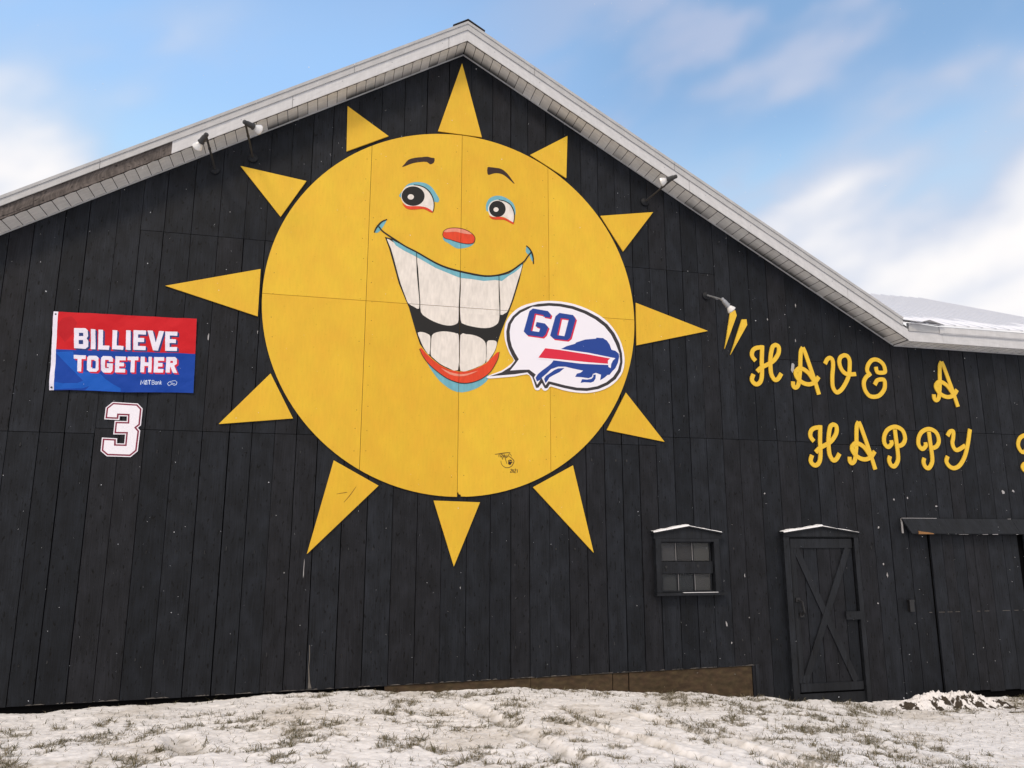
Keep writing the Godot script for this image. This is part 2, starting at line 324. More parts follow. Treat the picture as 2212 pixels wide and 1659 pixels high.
func fill(img: Image, poly: PackedVector2Array, c: Color) -> void:   # scanline fill
	var lo := 1e9
	var hi := -1e9
	for p in poly:
		lo = minf(lo, p.y)
		hi = maxf(hi, p.y)
	for y in range(maxi(0, int(lo)), mini(img.get_height() - 1, int(hi) + 1) + 1):
		var xs := []
		var yy := y + 0.5
		for i in poly.size():
			var a := poly[i]
			var b := poly[(i + 1) % poly.size()]
			if (a.y <= yy) != (b.y <= yy):
				xs.append(a.x + (yy - a.y) / (b.y - a.y) * (b.x - a.x))
		xs.sort()
		for k in range(0, xs.size() - 1, 2):
			img.fill_rect(Rect2i(roundi(xs[k]), y, maxi(1, roundi(xs[k + 1]) - roundi(xs[k])), 1), c)

func make_materials() -> void:
	# weathered black barn paint: long grain, knots and rubbed spots; one tile is 1.28 m by 4 m
	var g1 := noise(11, 1.0, 4)
	var g2 := noise(12, 1.0, 3)
	var g3 := noise(13, 1.0, 4)
	var wood := image(512, 1024, func(x: int, y: int) -> Color:
		var px := x / 512.0 * 1.28
		var py := y / 1024.0 * 4.0
		var warp := g2.get_noise_2d(px * 2.0, py * 0.9) * 0.03
		var a := g1.get_noise_2d((px + warp) * 75.0, py * 1.3)
		var b := g3.get_noise_2d(px * 4.0, py * 2.2)
		var c := g2.get_noise_2d(px * 26.0 + 50.0, py * 7.0)
		var v := 0.76 + a * 0.2 + b * 0.2
		v -= smoothstep(0.42, 0.62, c) * 0.4
		v += smoothstep(0.5, 0.7, g3.get_noise_2d(px * 40.0, py * 16.0 + 9.0)) * 0.35
		return Color(v, v, v))
	var bump: Image = wood.duplicate()
	bump.bump_map_to_normal_map(2.2)
	var wt := textured(wood)
	var bt := textured(bump)
	var tints := [Color(0.142, 0.157, 0.187), Color(0.160, 0.175, 0.206), Color(0.122, 0.138, 0.168), Color(0.153, 0.160, 0.186)]
	for i in 4:
		var m := paint(tints[i], 0.62, wt, 0.3)
		m.normal_enabled = true
		m.normal_texture = bt
		m.normal_scale = 0.35
		M["board%d" % i] = m
	var trimwood := paint(Color(0.148, 0.162, 0.19), 0.6, wt, 0.35)
	trimwood.uv1_scale = Vector3(0.8, 0.25, 1)
	M.black_trim = trimwood
	M.void_black = paint(Color(0.045, 0.045, 0.05), 0.95, null, 0.1)
	M.iron = paint(Color(0.1, 0.1, 0.11), 0.45, null, 0.5)
	# sun yellow: brushed house paint on plywood
	var s1 := noise(21, 1.0, 4)
	var s2 := noise(22, 1.0, 3)
	var yel := image(512, 512, func(x: int, y: int) -> Color:
		var px := x / 512.0
		var py := y / 512.0
		var v := 0.955 + s1.get_noise_2d(px * 7.0, py * 4.0) * 0.022 + s2.get_noise_2d(px * 80.0, py * 12.0) * 0.018
		var fleck := smoothstep(0.55, 0.72, s2.get_noise_2d(px * 70.0 + 31.0, py * 60.0))
		return Color(v, v * (1.0 - 0.03 * s1.get_noise_2d(px * 7.0 + 9.0, py * 5.0)), v * (1.0 - fleck * 0.2)).darkened(fleck * 0.1))
	var yt := textured(yel)
	for i in 3:
		var m := paint([Color(0.895, 0.718, 0.205), Color(0.905, 0.734, 0.212), Color(0.888, 0.708, 0.195)][i], 0.5, yt, 0.35)
		M["yellow%d" % i] = m
	M.letter_yellow = paint(Color(0.92, 0.755, 0.24), 0.5, yt, 0.35)
	var ivory := image(256, 256, func(x: int, y: int) -> Color:
		var v := 0.93 + s1.get_noise_2d(x / 30.0, y / 60.0) * 0.05 + s2.get_noise_2d(x / 8.0, y / 30.0) * 0.04
		return Color(v, v * 0.985, v * 0.97))
	M.ivory = paint(Color(0.93, 0.915, 0.90), 0.55, textured(ivory))
	M.rust = paint(Color(0.50, 0.37, 0.13), 0.8)
	M.face_black = paint(Color(0.09, 0.085, 0.085), 0.55)
	M.brow_brown = paint(Color(0.19, 0.115, 0.10), 0.6)
	M.sky_paint = paint(Color(0.45, 0.72, 0.80), 0.55, textured(ivory))
	M.red_paint = paint(Color(0.90, 0.28, 0.14), 0.5, textured(ivory))
	M.pink_paint = paint(Color(0.93, 0.60, 0.52), 0.55, textured(ivory))
	M.vinyl_white = paint(Color(0.91, 0.90, 0.94), 0.45)
	M.vinyl_black = paint(Color(0.19, 0.175, 0.19), 0.45)
	M.vinyl_blue = paint(Color(0.10, 0.24, 0.56), 0.45)
	M.vinyl_red = paint(Color(0.82, 0.13, 0.24), 0.45)
	M.maroon = paint(Color(0.48, 0.10, 0.22), 0.45)
	# white painted metal and vinyl of the eaves
	var d1 := noise(31, 1.0, 4)
	var dirt := image(256, 256, func(x: int, y: int) -> Color:
		var v := 0.93 + d1.get_noise_2d(x / 60.0, y / 16.0) * 0.05 + d1.get_noise_2d(x / 9.0, y / 90.0) * 0.02
		return Color(v, v * 0.99, v * 0.975))
	var dt := textured(dirt)
	M.white_metal = paint(Color(0.82, 0.83, 0.855), 0.42, dt)
	M.rake_metal = paint(Color(0.745, 0.755, 0.775), 0.45, dt)
	var sof := paint(Color.WHITE, 0.5, dt)
	sof.vertex_color_use_as_albedo = true
	M.soffit = sof
	M.roof_white = paint(Color(0.885, 0.89, 0.91), 0.5)
	M.rib_metal = paint(Color(0.80, 0.81, 0.84), 0.45)
	M.weathered = paint(Color(0.47, 0.435, 0.42), 0.8, wt)
	M.weathered.uv1_scale = Vector3(0.3, 0.8, 1)
	M.bare_wood = paint(Color(0.64, 0.635, 0.645), 0.85)
	M.frayed = paint(Color(0.40, 0.385, 0.37), 0.9)
	M.raw_wood = paint(Color(0.55, 0.40, 0.25), 0.85)
	# stained concrete
	var c1 := noise(41, 1.0, 5)
	var conc := image(256, 256, func(x: int, y: int) -> Color:
		var v := 0.85 + c1.get_noise_2d(x / 40.0, y / 22.0) * 0.22 + c1.get_noise_2d(x / 3.0, y / 3.0) * 0.06
		return Color(v, v * (0.97 + 0.05 * c1.get_noise_2d(x / 40.0 + 7.0, y / 30.0)), v * 0.93))
	M.concrete = paint(Color(0.315, 0.268, 0.208), 0.9, textured(conc))
	M.glass = paint(Color(0.3, 0.32, 0.34, 0.15), 0.02, null, 0.3)
	M.glass.transparency = BaseMaterial3D.TRANSPARENCY_ALPHA
	M.lamp_glass = paint(Color(0.86, 0.86, 0.86), 0.18, null, 0.7)
	M.lamp_metal = paint(Color(0.62, 0.63, 0.65), 0.4, null, 0.5)
	M.lamp_metal.metallic = 0.5
	M.lamp_dark = paint(Color(0.23, 0.23, 0.235), 0.5)
	var snow := paint(Color.WHITE, 0.85, null, 0.25)
	snow.vertex_color_use_as_albedo = true
	M.ground = snow
	M.snow = paint(Color(0.93, 0.93, 0.945), 0.85, null, 0.25)
	M.flake = paint(Color(0.90, 0.91, 0.93), 0.9)
	var grass := paint(Color.WHITE, 0.85, null, 0.2)
	grass.vertex_color_use_as_albedo = true
	grass.cull_mode = BaseMaterial3D.CULL_DISABLED
	M.grass = grass

# ---------------------------------------------------------------- sky
func make_sky() -> ImageTexture:
	var w := 1024
	var h := 512
	var img := Image.create(w, h, false, Image.FORMAT_RGBF)
	var wisp := noise(72, 1.0, 6)
	var soft := noise(73, 1.0, 3)
	# cloud banks round the horizon: compass bearing, half width, top height (degrees)
	var banks := [[-50.0, 55.0, 46.0], [52.0, 42.0, 30.5], [120.0, 40.0, 45.0], [250.0, 45.0, 44.0], [300.0, 30.0, 38.0]]
	var along := Vector3(0.86, 0.42, 0.28).normalized()      # the drift of the high veil
	for y in h:
		var el := PI * (0.5 - (y + 0.5) / h)
		var e := rad_to_deg(el)
		for x in w:
			var az := TAU * (x + 0.5) / w
			var d := Vector3(sin(az) * cos(el), sin(el), -cos(az) * cos(el))
			if e < -2.0:
				img.set_pixel(x, y, Color(0.52, 0.50, 0.48))
				continue
			var up := clampf(d.y, 0.0, 1.0)
			var blue := Color(0.52, 0.78, 1.02).lerp(Color(0.37, 0.61, 0.98), smoothstep(0.36, 0.54, up))
			blue = blue.lerp(Color(0.24, 0.42, 0.74), smoothstep(0.52, 0.72, up))
			blue = blue.lerp(Color(0.16, 0.30, 0.58), smoothstep(0.66, 1.0, up))
			var q := d - along * d.dot(along) * 0.62
			var f := wisp.get_noise_3d(q.x * 4.6, q.y * 7.0, q.z * 4.6)
			var f2 := wisp.get_noise_3d(q.x * 9.0 + 3.0, q.y * 13.0, q.z * 9.0)
			var g := soft.get_noise_3d(q.x * 2.6 + 7.0, q.y * 4.0, q.z * 2.6)
			var away := absf(wrapf(rad_to_deg(az) - 14.0, -180.0, 180.0))
			var top := 15.0
			for b in banks:
				var da: float = wrapf(rad_to_deg(az) - float(b[0]), -180.0, 180.0) / float(b[1])
				top = maxf(top, float(b[2]) * exp(-da * da))
			top = lerpf(top, 80.0, smoothstep(62.0, 125.0, away))
			var right := smoothstep(4.0, 30.0, wrapf(rad_to_deg(az), -180.0, 180.0))
			var depth := (top - e) / 9.0
			var lively := smoothstep(-2.6, -0.2, depth)
			var den := smoothstep(-1.3, 2.0, depth + (f * 2.2 + f2 * 1.1 + g * 0.8) * lively + 0.8 * right * smoothstep(36.0, 24.0, e))
			var veil := smoothstep(-0.30, 0.42, g * 0.5 + f * 1.0 + f2 * 0.9) * lerpf(0.10, 0.85, right) * smoothstep(62.0, 40.0, e)
			var lilac := Color(0.47, 0.55, 0.75)
			var c := blue.lerp(Color(0.22, 0.38, 0.63), 0.75 * right * smoothstep(20.0, 34.0, e)).lerp(lilac, veil)
			var bright := smoothstep(-0.5, 2.5, depth * 1.0 + f * 2.0 + f2 * 1.3 - 0.5 * right * smoothstep(20.0, 30.0, e))
			c = c.lerp(Color(0.53, 0.62, 0.80).lerp(Color(1.04, 1.01, 1.0), bright), den)
			img.set_pixel(x, y, Color(c.r, c.g, c.b) * (1.0 / EXPOSURE))
	return ImageTexture.create_from_image(img)

# ---------------------------------------------------------------- the barn
func roof_y(x: float) -> float:   # underside of the soffit at the wall
	if x > 6.58:
		return 4.603
	return 8.381 + 0.594 * (x - 0.015) if x < 0.015 else 8.381 - 0.5747 * (x - 0.015)

func foot_y(x: float) -> float:   # lower ends of the wall boards
	if x > 3.97:
		return -0.6
	return 0.033 + (x + 4.757) * 0.0124

func board(parent: Node, x0: float, x1: float, y0: float, y1: float, top := false, z := 0.0, thick := 0.025) -> void:
	var gap := 0.0022 + pow(rng.randf(), 2.5) * 0.0055
	var a := x0 + gap
	var b := x1 - gap
	var poly := PackedVector2Array()
	if top:
		poly = PackedVector2Array([Vector2(a, y0), Vector2(b, y0), Vector2(b, roof_y(b) + 0.01), Vector2(a, roof_y(a) + 0.01)])
		if a < 0.015 and b > 0.015:
			poly.insert(3, Vector2(0.015, 8.39))
		y1 = maxf(roof_y(a), roof_y(b))
	else:
		poly = PackedVector2Array([Vector2(a, y0), Vector2(b, y0), Vector2(b, y1), Vector2(a, y1)])
	var st := begin()
	var uvo := Vector2(-a / 1.28 + rng.randf() * 0.75, -y0 / 4.0 + rng.randf() * maxf(0.0, 0.99 - (y1 - y0) / 4.0))
	var zz := z + rng.randf() * 0.004
	prism(st, poly, zz - thick, zz, uvo, Vector2(1 / 1.28, 0.25))
	obj("board", st, M["board%d" % rng.randi_range(0, 3)], parent)

func build_barn() -> void:
	var barn := thing("barn", "black board barn with white gable trim and a sun on its front", "barn", Vector3.ZERO)
	# shell: backing behind the boards, side walls, rear wall
	var st := begin()
	prism(st, PackedVector2Array([Vector2(-7.4, -0.6), Vector2(11.0, -0.6), Vector2(11.0, 4.62), Vector2(6.57, 4.62), Vector2(0.015, 8.40), Vector2(-7.4, 3.99)]), -0.08, -0.03)
	box(st, Vector3(-7.4, -0.6, -14.0), Vector3(-7.3, 3.95, -0.08))
	box(st, Vector3(10.9, -0.6, -9.0), Vector3(11.0, 4.6, -0.08))
	box(st, Vector3(-7.4, -0.6, -14.1), Vector3(11.0, 3.95, -14.0))
	var wall := obj("wall", st, M.void_black, barn)
	var seams := [-7.4, -7.1, -6.85, -6.6, -6.34, -6.08, -5.82, -5.55, -5.26, -5.01, -4.70, -4.445, -4.14, -3.88, -3.62, -3.31, -3.0, -2.70, -2.445, -2.19, -1.94, -1.69, -1.37, -1.07, -0.77, -0.47, -0.17, 0.14, 0.44, 0.70,
		0.945, 1.205, 1.46, 1.71, 1.96, 2.21, 2.45, 2.70, 2.955, 3.2, 3.44, 3.69, 3.935, 4.23, 4.525, 4.82, 5.125, 5.39, 5.69, 5.95, 6.22, 6.52]
	seams.append_array([6.83, 7.07, 7.32, 7.56, 7.815, 8.07, 8.35, 8.60, 8.85, 9.1, 9.35, 9.6, 9.85, 10.1, 10.35, 10.6, 10.82, 11.0])
	for i in seams.size() - 1:
		var a: float = seams[i]
		var b: float = seams[i + 1]
		var mid := (a + b) / 2.0
		var lap := 2.915 if mid < -4.2 else (2.98 if mid < 2.6 else (3.10 if mid < 5.2 else (3.08 if mid < 6.5 else 3.32)))
		var low := foot_y(mid)
		var start := low
		if mid > 4.53 and mid < 5.4:
			start = 1.80        # the door takes the place below
		elif mid > 6.83 and mid < 8.6:
			start = 1.84        # the sliding door
		if mid > 5.39 and mid < 5.69:
			board(wall, 5.60, b, low, 1.80)
			start = 1.80
		elif mid > 4.23 and mid < 4.5:
			board(wall, a, 4.50, low, 1.80)
			start = 1.80
		if start < lap:
			board(wall, a, b, start, lap - 0.003)
		var ry := minf(roof_y(a), roof_y(b))
		var upper := 99.0
		if mid > -3.9 and mid < -1.6: upper = 5.39
		elif mid > 2.2 and mid < 3.8: upper = 5.47
		elif mid > 4.6 and mid < 5.4: upper = 4.275
		elif mid > -1.6 and mid < 2.2: upper = 5.43
		if upper < ry - 0.3:
			board(wall, a, b, lap + 0.003, upper - 0.003)
			board(wall, a, b, upper + 0.003, 0, true)
		else:
			board(wall, a, b, lap + 0.003, 0, true)
	# flaked paint and splinters: x, y, width, height (mm)
	st = begin()
	var spots := [3900, 1279, 22, 55, 3595, 671, 38, 95, 3655, 434, 22, 40, 3931, 745, 20, 26, 6033, 1916, 34, 60, 6057, 1414, 30, 40, 6109, 1272, 26, 80, 5914, 890, 26, 30, 5550, 1331, 22, 60, 4272, 2367, 26, 34]
	spots.append_array([6331, 2312, 40, 40, 6564, 2335, 26, 40, 7042, 2226, 44, 30, 8247, 2451, 60, 80, 8433, 2464, 60, 44, 7598, 1722, 24, 60, 6103, 1269, 24, 85, -3017, 4114, 16, 110, -2462, 4211, 14, 60, -1775, 1403, 14, 300])
	spots.append_array([4858, 4153, 80, 190, 71, 1174, 12, 50, 4931, 4571, 22, 60, 4975, 5102, 22, 80, 4500, 4857, 18, 40, 7760, 1300, 20, 30, 8300, 2050, 90, 20, 7330, 1560, 30, 12, 5020, 870, 20, 26, 4600, 300, 40, 34])
	for i in range(0, spots.size(), 4):
		var c := Vector2(spots[i], spots[i + 1]) * 0.001
		var n := 9
		var poly := PackedVector2Array()
		for k in n:
			var t := TAU * k / n
			poly.append(c + Vector2(cos(t) * spots[i + 2], sin(t) * spots[i + 3]) * 0.00042 * rng.randf_range(0.4, 1.2))
		if not Geometry2D.triangulate_polygon(poly).is_empty():
			prism(st, poly, 0.001, 0.0062)
	var peel := obj("flaked_paint", st, M.bare_wood, wall)
	peel.set_meta("kind", "stuff")
	# the split plank low on the left and the frayed lower ends
	st = begin()
	prism(st, pts([-1670, 560, -1663, 565, -1656, 420, -1660, 330, -1652, 240, -1640, 150, -1622, 92, -1662, 90, -1660, 180, -1668, 300, -1664, 420]), 0.001, 0.0066)
	for k in 110:
		var x := rng.randf_range(-4.6, 3.9)
		var y := foot_y(x)
		var l := rng.randf_range(0.01, 0.16)
		var hgt := rng.randf_range(0.002, 0.011)
		prism(st, PackedVector2Array([Vector2(x, y + 0.006), Vector2(x + l, y + 0.007), Vector2(x + l * 0.7, y + 0.006 + hgt), Vector2(x + l * 0.25, y + 0.006 + hgt * 0.6)]), 0.001, 0.0064)
	obj("frayed_ends", st, M.frayed, wall).set_meta("kind", "stuff")
	# nail heads
	st = begin()
	for i in range(7, 58):
		for yy in [0.45, 1.62, 2.75, 4.1]:
			var x: float = seams[i] + rng.randf_range(0.05, 0.2)
			if rng.randf() < 0.7 and yy < roof_y(x) - 0.2:
				tube(st, Vector3(x, yy + rng.randf_range(-0.05, 0.05), 0.0), Vector3(x, yy, 0.0062), 0.006, 0.006, 6)
	obj("nails", st, M.iron, wall).set_meta("kind", "stuff")

	# foundation: dark hollow under the boards on the left, stained concrete on the right
	st = begin()
	box(st, Vector3(-7.4, -0.7, -0.42), Vector3(3.97, 0.2, -0.14))
	var found := obj("foundation", st, M.void_black, barn)
	for r in [[-0.80, 0.95, 0.0], [0.954, 2.0, 0.004], [2.012, 2.215, -0.004], [2.228, 3.93, 0.002]]:
		st = begin()
		var y0 := foot_y(r[0]) + 0.012
		var y1 := foot_y(r[1]) + 0.012
		slab(st, Vector3(r[0], -0.7, -0.13), Vector3(r[1], -0.7, -0.13), Vector3(r[1], y1, -0.13), Vector3(r[0], y0, -0.13), Vector3(0, 0, 0.118 + r[2]))
		obj("foundation_block", st, M.concrete, found)
	st = begin()
	box(st, Vector3(3.975, -0.7, -0.028), Vector3(4.02, 0.16, 0.012))
	obj("corner_post", st, M.black_trim, barn)

	build_roof(barn)
	build_door(barn)
	build_window(barn)
	build_sliding_door(barn)
	st = begin()
	box(st, Vector3(6.385, 0.77, 0.004), Vector3(6.455, 0.925, 0.055))
	box(st, Vector3(6.378, 0.905, 0.003), Vector3(6.462, 0.93, 0.062))
	obj("outlet_box", st, M.iron, barn)

func rake_point(side: int, s: float, z: float, lift: float) -> Vector3:   # s metres along the slope from the peak
	var k := 0.594 if side < 0 else 0.5747
	var run := s / sqrt(1 + k * k)
	return Vector3(0.015 + side * run, 8.381 - run * k + lift, z)

func rake_s(side: int, x: float) -> float:
	var k := 0.594 if side < 0 else 0.5747
	return absf(x - 0.015) * sqrt(1 + k * k)

func rake_piece(called: String, parent: Node, side: int, s0: float, s1: float, z0: float, z1: float, lo: float, hi: float, m: Material) -> void:
	var st := begin()
	slab(st, rake_point(side, s0, z0, lo), rake_point(side, s1, z0, lo), rake_point(side, s1, z0, hi), rake_point(side, s0, z0, hi), Vector3(0, 0, z1 - z0))
	obj(called, st, m, parent)

func soffit_panel(parent: Node, a: Vector3, b: Vector3, smudge: float) -> void:   # a, b at the wall; 0.3 m out to the fascia
	var st := begin()
	var base := rng.randf_range(0.86, 0.92)
	var sag := rng.randf_range(-0.004, 0.004)
	var rows := [0.0, 0.05, 0.12, 0.2, 0.298]
	for r in 4:
		var zs: Array = [rows[r], rows[r + 1]]
		var cs := []
		for z in zs:
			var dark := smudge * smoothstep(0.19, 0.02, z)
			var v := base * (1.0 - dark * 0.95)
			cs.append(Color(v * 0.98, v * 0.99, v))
		# a shallow V between two raised lips
		var m := (a + b) / 2.0
		for half in [[a, m, -0.006, sag], [m, b, sag, -0.006]]:
			var corner := [half[0] + Vector3(0, half[2], zs[0]), half[1] + Vector3(0, half[3], zs[0]), half[1] + Vector3(0, half[3], zs[1]), half[0] + Vector3(0, half[2], zs[1])]
			var col := [cs[0], cs[0], cs[1], cs[1]]
			for t in [[0, 1, 2], [0, 2, 3]]:
				var n := Vector3.DOWN
				var p0: Vector3 = corner[t[0]]
				var p1: Vector3 = corner[t[1]]
				var p2: Vector3 = corner[t[2]]
				n = (p1 - p0).cross(p2 - p0).normalized()
				if n.y > 0: n = -n
				var order := [t[0], t[1], t[2]] if (p1 - p0).cross(p2 - p0).dot(n) < 0 else [t[0], t[2], t[1]]
				for k in order:
					st.set_normal(n)
					st.set_color(col[k])
					st.set_uv(Vector2(corner[k].x, corner[k].z))
					st.add_vertex(corner[k])
	obj("soffit_panel", st, M.soffit, parent)

func build_roof(barn: Node) -> void:
	# soffit: dark deck above, vinyl panels below, channel along the wall
	var st := begin()
	for side in [-1, 1]:
		var s1 := rake_s(side, -8.3 if side < 0 else 6.58)
		slab(st, rake_point(side, 0, -0.02, 0.02), rake_point(side, s1, -0.02, 0.02), rake_point(side, s1, 0.30, 0.02), rake_point(side, 0, 0.30, 0.02), Vector3(0, 0.05, 0))
	slab(st, Vector3(6.585, 4.62, -0.02), Vector3(11.2, 4.62, -0.02), Vector3(11.2, 4.62, 0.29), Vector3(6.585, 4.62, 0.29), Vector3(0, 0.05, 0))
	var soffit := obj("soffit", st, M.void_black, barn)
	var smear := noise(91, 0.9, 3)
	for side in [-1, 1]:
		var step := 0.139
		var s1 := rake_s(side, -6.2 if side < 0 else 6.578)
		var s := 0.004
		while s < s1:
			var e := minf(s + step, s1)
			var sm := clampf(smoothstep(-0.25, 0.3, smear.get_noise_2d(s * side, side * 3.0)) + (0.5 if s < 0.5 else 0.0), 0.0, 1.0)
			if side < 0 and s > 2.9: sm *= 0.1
			soffit_panel(soffit, rake_point(side, s + 0.0035, 0, 0), rake_point(side, e - 0.0035, 0, 0), sm)
			s = e
	var x := 6.581
	while x < 10.95:
		soffit_panel(soffit, Vector3(x + 0.0035, 4.602, 0), Vector3(x + 0.1365, 4.602, 0), 0.25 * rng.randf())
		x += 0.14
	for side in [-1, 1]:
		st = begin()
		var s1 := rake_s(side, -8.3 if side < 0 else 6.57)
		slab(st, rake_point(side, 0.0, 0.006, -0.022), rake_point(side, s1, 0.006, -0.022), rake_point(side, s1, 0.006, -0.007), rake_point(side, 0.0, 0.006, -0.007), Vector3(0, 0, 0.012))
		obj("wall_channel", st, M.rake_metal, soffit)
	st = begin()
	box(st, Vector3(6.585, 4.582, 0.006), Vector3(11.0, 4.596, 0.018))
	obj("wall_channel", st, M.rake_metal, soffit)
	# fascia: weathered rough board showing on the left, white boards elsewhere
	st = begin()
	for side in [-1, 1]:
		var s1 := rake_s(side, -8.3 if side < 0 else 6.58)
		slab(st, rake_point(side, 0, 0.299, 0.004), rake_point(side, s1, 0.299, 0.004), rake_point(side, s1, 0.299, 0.2), rake_point(side, 0, 0.299, 0.2), Vector3(0, 0, 0.012))
	var fascia := obj("fascia", st, M.weathered, barn)
	for j in [[-1, 0.0, -0.235], [-1, -0.24, -2.2], [-1, -2.205, -3.55], [1, 0.02, 3.2], [1, 3.205, 5.62], [1, 5.625, 6.586]]:
		var lap := rng.randf() * 0.002
		rake_piece("fascia_board", fascia, j[0], rake_s(j[0], j[1]) if absf(j[1]) > 0.1 else 0.0, rake_s(j[0], j[2]), 0.312, 0.326 + lap, -0.004, 0.158, M.white_metal)
	rake_piece("fascia_board", fascia, -1, rake_s(-1, -4.95), rake_s(-1, -8.2), 0.312, 0.318, 0.03, 0.15, M.weathered)
	for j in [[6.588, 7.18], [7.183, 11.25]]:
		st = begin()
		box(st, Vector3(j[0], 4.585, 0.299), Vector3(j[1], 4.732, 0.324))
		obj("fascia_board", st, M.white_metal, fascia)
	# nails in the fascia
	st = begin()
	for side in [-1, 1]:
		for k in 9:
			var sx := 0.35 + k * 0.72 + rng.randf() * 0.1
			if side < 0 and sx > 4.0: continue
			var p := rake_point(side, sx, 0.323, 0.10)
			tube(st, p, p + Vector3(0, 0, 0.005), 0.008, 0.008, 7)
	obj("fascia_nails", st, M.lamp_metal, fascia).set_meta("kind", "stuff")
	# rake trim above the fascia
	st = begin()
	for side in [-1, 1]:
		var s1 := rake_s(side, -8.3 if side < 0 else 6.5)
		slab(st, rake_point(side, 0, 0.30, 0.165), rake_point(side, s1, 0.30, 0.165), rake_point(side, s1, 0.30, 0.24), rake_point(side, 0, 0.30, 0.24), Vector3(0, 0, 0.03))
	var trim := obj("rake_trim", st, M.void_black, barn)
	for j in [[-1, 0.0, -1.46], [-1, -1.464, -4.3], [-1, -4.305, -8.3], [1, 0.02, 0.95], [1, 0.955, 2.98], [1, 2.985, 6.5]]:
		var s0 := rake_s(j[0], j[1]) if absf(j[1]) > 0.1 else 0.0
		var s1 := rake_s(j[0], j[2])
		var side: int = j[0]
		st = begin()
		slab(st, rake_point(side, s0, 0.331, 0.152), rake_point(side, s1, 0.331, 0.152), rake_point(side, s1, 0.331, 0.235), rake_point(side, s0, 0.331, 0.235), Vector3(0, 0, 0.012))
		slab(st, rake_point(side, s0, 0.331, 0.236), rake_point(side, s1, 0.331, 0.236), rake_point(side, s1, 0.336, 0.272), rake_point(side, s0, 0.336, 0.272), Vector3(0, 0, 0.024))
		obj("trim_strip", st, M.rake_metal, trim)
	# roof sheets
	st = begin()
	for side in [-1, 1]:
		var s1 := rake_s(side, -8.4 if side < 0 else 6.48)
		slab(st, rake_point(side, 0, 0.33, 0.245), rake_point(side, s1, 0.33, 0.245), rake_point(side, s1, -14.3, 0.245), rake_point(side, 0, -14.3, 0.245), Vector3(0, 0.026, 0))
		var s := 0.2
		while s < s1:
			slab(st, rake_point(side, s, 0.32, 0.272), rake_point(side, s + 0.03, 0.32, 0.272), rake_point(side, s + 0.03, -14.3, 0.272), rake_point(side, s, -14.3, 0.272), Vector3(0, 0.018, 0))
			s += 0.25
	var roof := obj("roof", st, M.roof_white, barn)
	st = begin()
	slab(st, Vector3(-0.19, 8.548, 0.37), Vector3(0.015, 8.672, 0.37), Vector3(0.015, 8.672, -14.3), Vector3(-0.19, 8.548, -14.3), Vector3(0, 0.008, 0))
	slab(st, Vector3(0.016, 8.672, 0.37), Vector3(0.25, 8.535, 0.37), Vector3(0.25, 8.535, -14.3), Vector3(0.016, 8.672, -14.3), Vector3(0, 0.008, 0))
	obj("ridge_cap", st, M.lamp_dark, roof)
	# the wing on the right: snowy ribbed metal rising away from the eave
	var e0 := Vector3(6.5, 4.84, 0.37)
	var rise := Vector3(0, 2.16, -4.63)
	st = begin()
	slab(st, e0, Vector3(11.15, 4.84, 0.37), Vector3(11.15, 4.84, 0.37) + rise, Vector3(2.9, 4.84, 0.37) + rise, Vector3(0, 0.012, 0))
	slab(st, Vector3(2.9, 4.84, 0.37) + rise, Vector3(11.15, 4.84, 0.37) + rise, Vector3(11.15, 4.84, -8.9), Vector3(2.9, 4.84, -8.9), Vector3(0, 0.012, 0))
	var wing := obj("wing_roof", st, M.roof_white, barn)
	var rx := 3.0
	while rx < 11.15:
		var t0 := clampf((6.62 - rx) / 3.65, 0.0, 1.0)
		var b0 := Vector3(rx, 4.852, 0.375) + rise * t0
		st = begin()
		var up := Vector3(0, 0.9, 0.42) * 0.013
		for f in [[-0.018, 0.0, -0.009, 1.0], [-0.009, 1.0, 0.009, 1.0], [0.009, 1.0, 0.018, 0.0]]:
			var p: Vector3 = b0 + Vector3(f[0], 0, 0) + up * float(f[1])
			var q: Vector3 = b0 + Vector3(f[2], 0, 0) + up * float(f[3])
			quad(st, p, q, q + rise * (1.0 - t0), p + rise * (1.0 - t0), Vector3(f[0] + f[2], 0.02, 0.01))
		tri(st, b0 + Vector3(-0.022, 0, 0), b0 + up + Vector3(-0.011, 0, 0), b0 + Vector3(0.022, 0, 0), Vector3.BACK)
		tri(st, b0 + Vector3(0.011, 0, 0) + up, b0 + up + Vector3(-0.011, 0, 0), b0 + Vector3(0.022, 0, 0), Vector3.BACK)
		obj("roof_rib", st, M.rib_metal, wing)
		rx += 0.243
	# eave band under the wing's sheets, with the bent flashing at the corner
	st = begin()
	box(st, Vector3(7.12, 4.735, 0.29), Vector3(11.2, 4.83, 0.352))
	box(st, Vector3(7.12, 4.722, 0.325), Vector3(11.2, 4.735, 0.345))
	obj("eave_band", st, M.white_metal, wing)
	st = begin()
	slab(st, Vector3(6.60, 4.735, 0.29), Vector3(7.117, 4.732, 0.29), Vector3(7.117, 4.828, 0.29), Vector3(6.60, 4.862, 0.29), Vector3(0, 0, 0.048))
	obj("eave_band", st, M.rake_metal, wing)
	st = begin()
	quad(st, Vector3(6.46, 4.905, 0.34), Vector3(6.72, 4.848, 0.45), Vector3(6.78, 4.862, 0.30), Vector3(6.5, 4.92, 0.2), Vector3.UP)
	quad(st, Vector3(6.72, 4.848, 0.45), Vector3(6.86, 4.885, 0.46), Vector3(6.9, 4.885, 0.25), Vector3(6.78, 4.862, 0.30), Vector3.UP)
	quad(st, Vector3(6.86, 4.885, 0.46), Vector3(7.18, 4.842, 0.40), Vector3(7.2, 4.87, 0.25), Vector3(6.9, 4.885, 0.25), Vector3.UP)
	obj("bent_flashing", st, M.white_metal, wing)
	# snow lying along the wing's lower edge
	st = begin()
	var bank := noise(95, 1.5, 3)
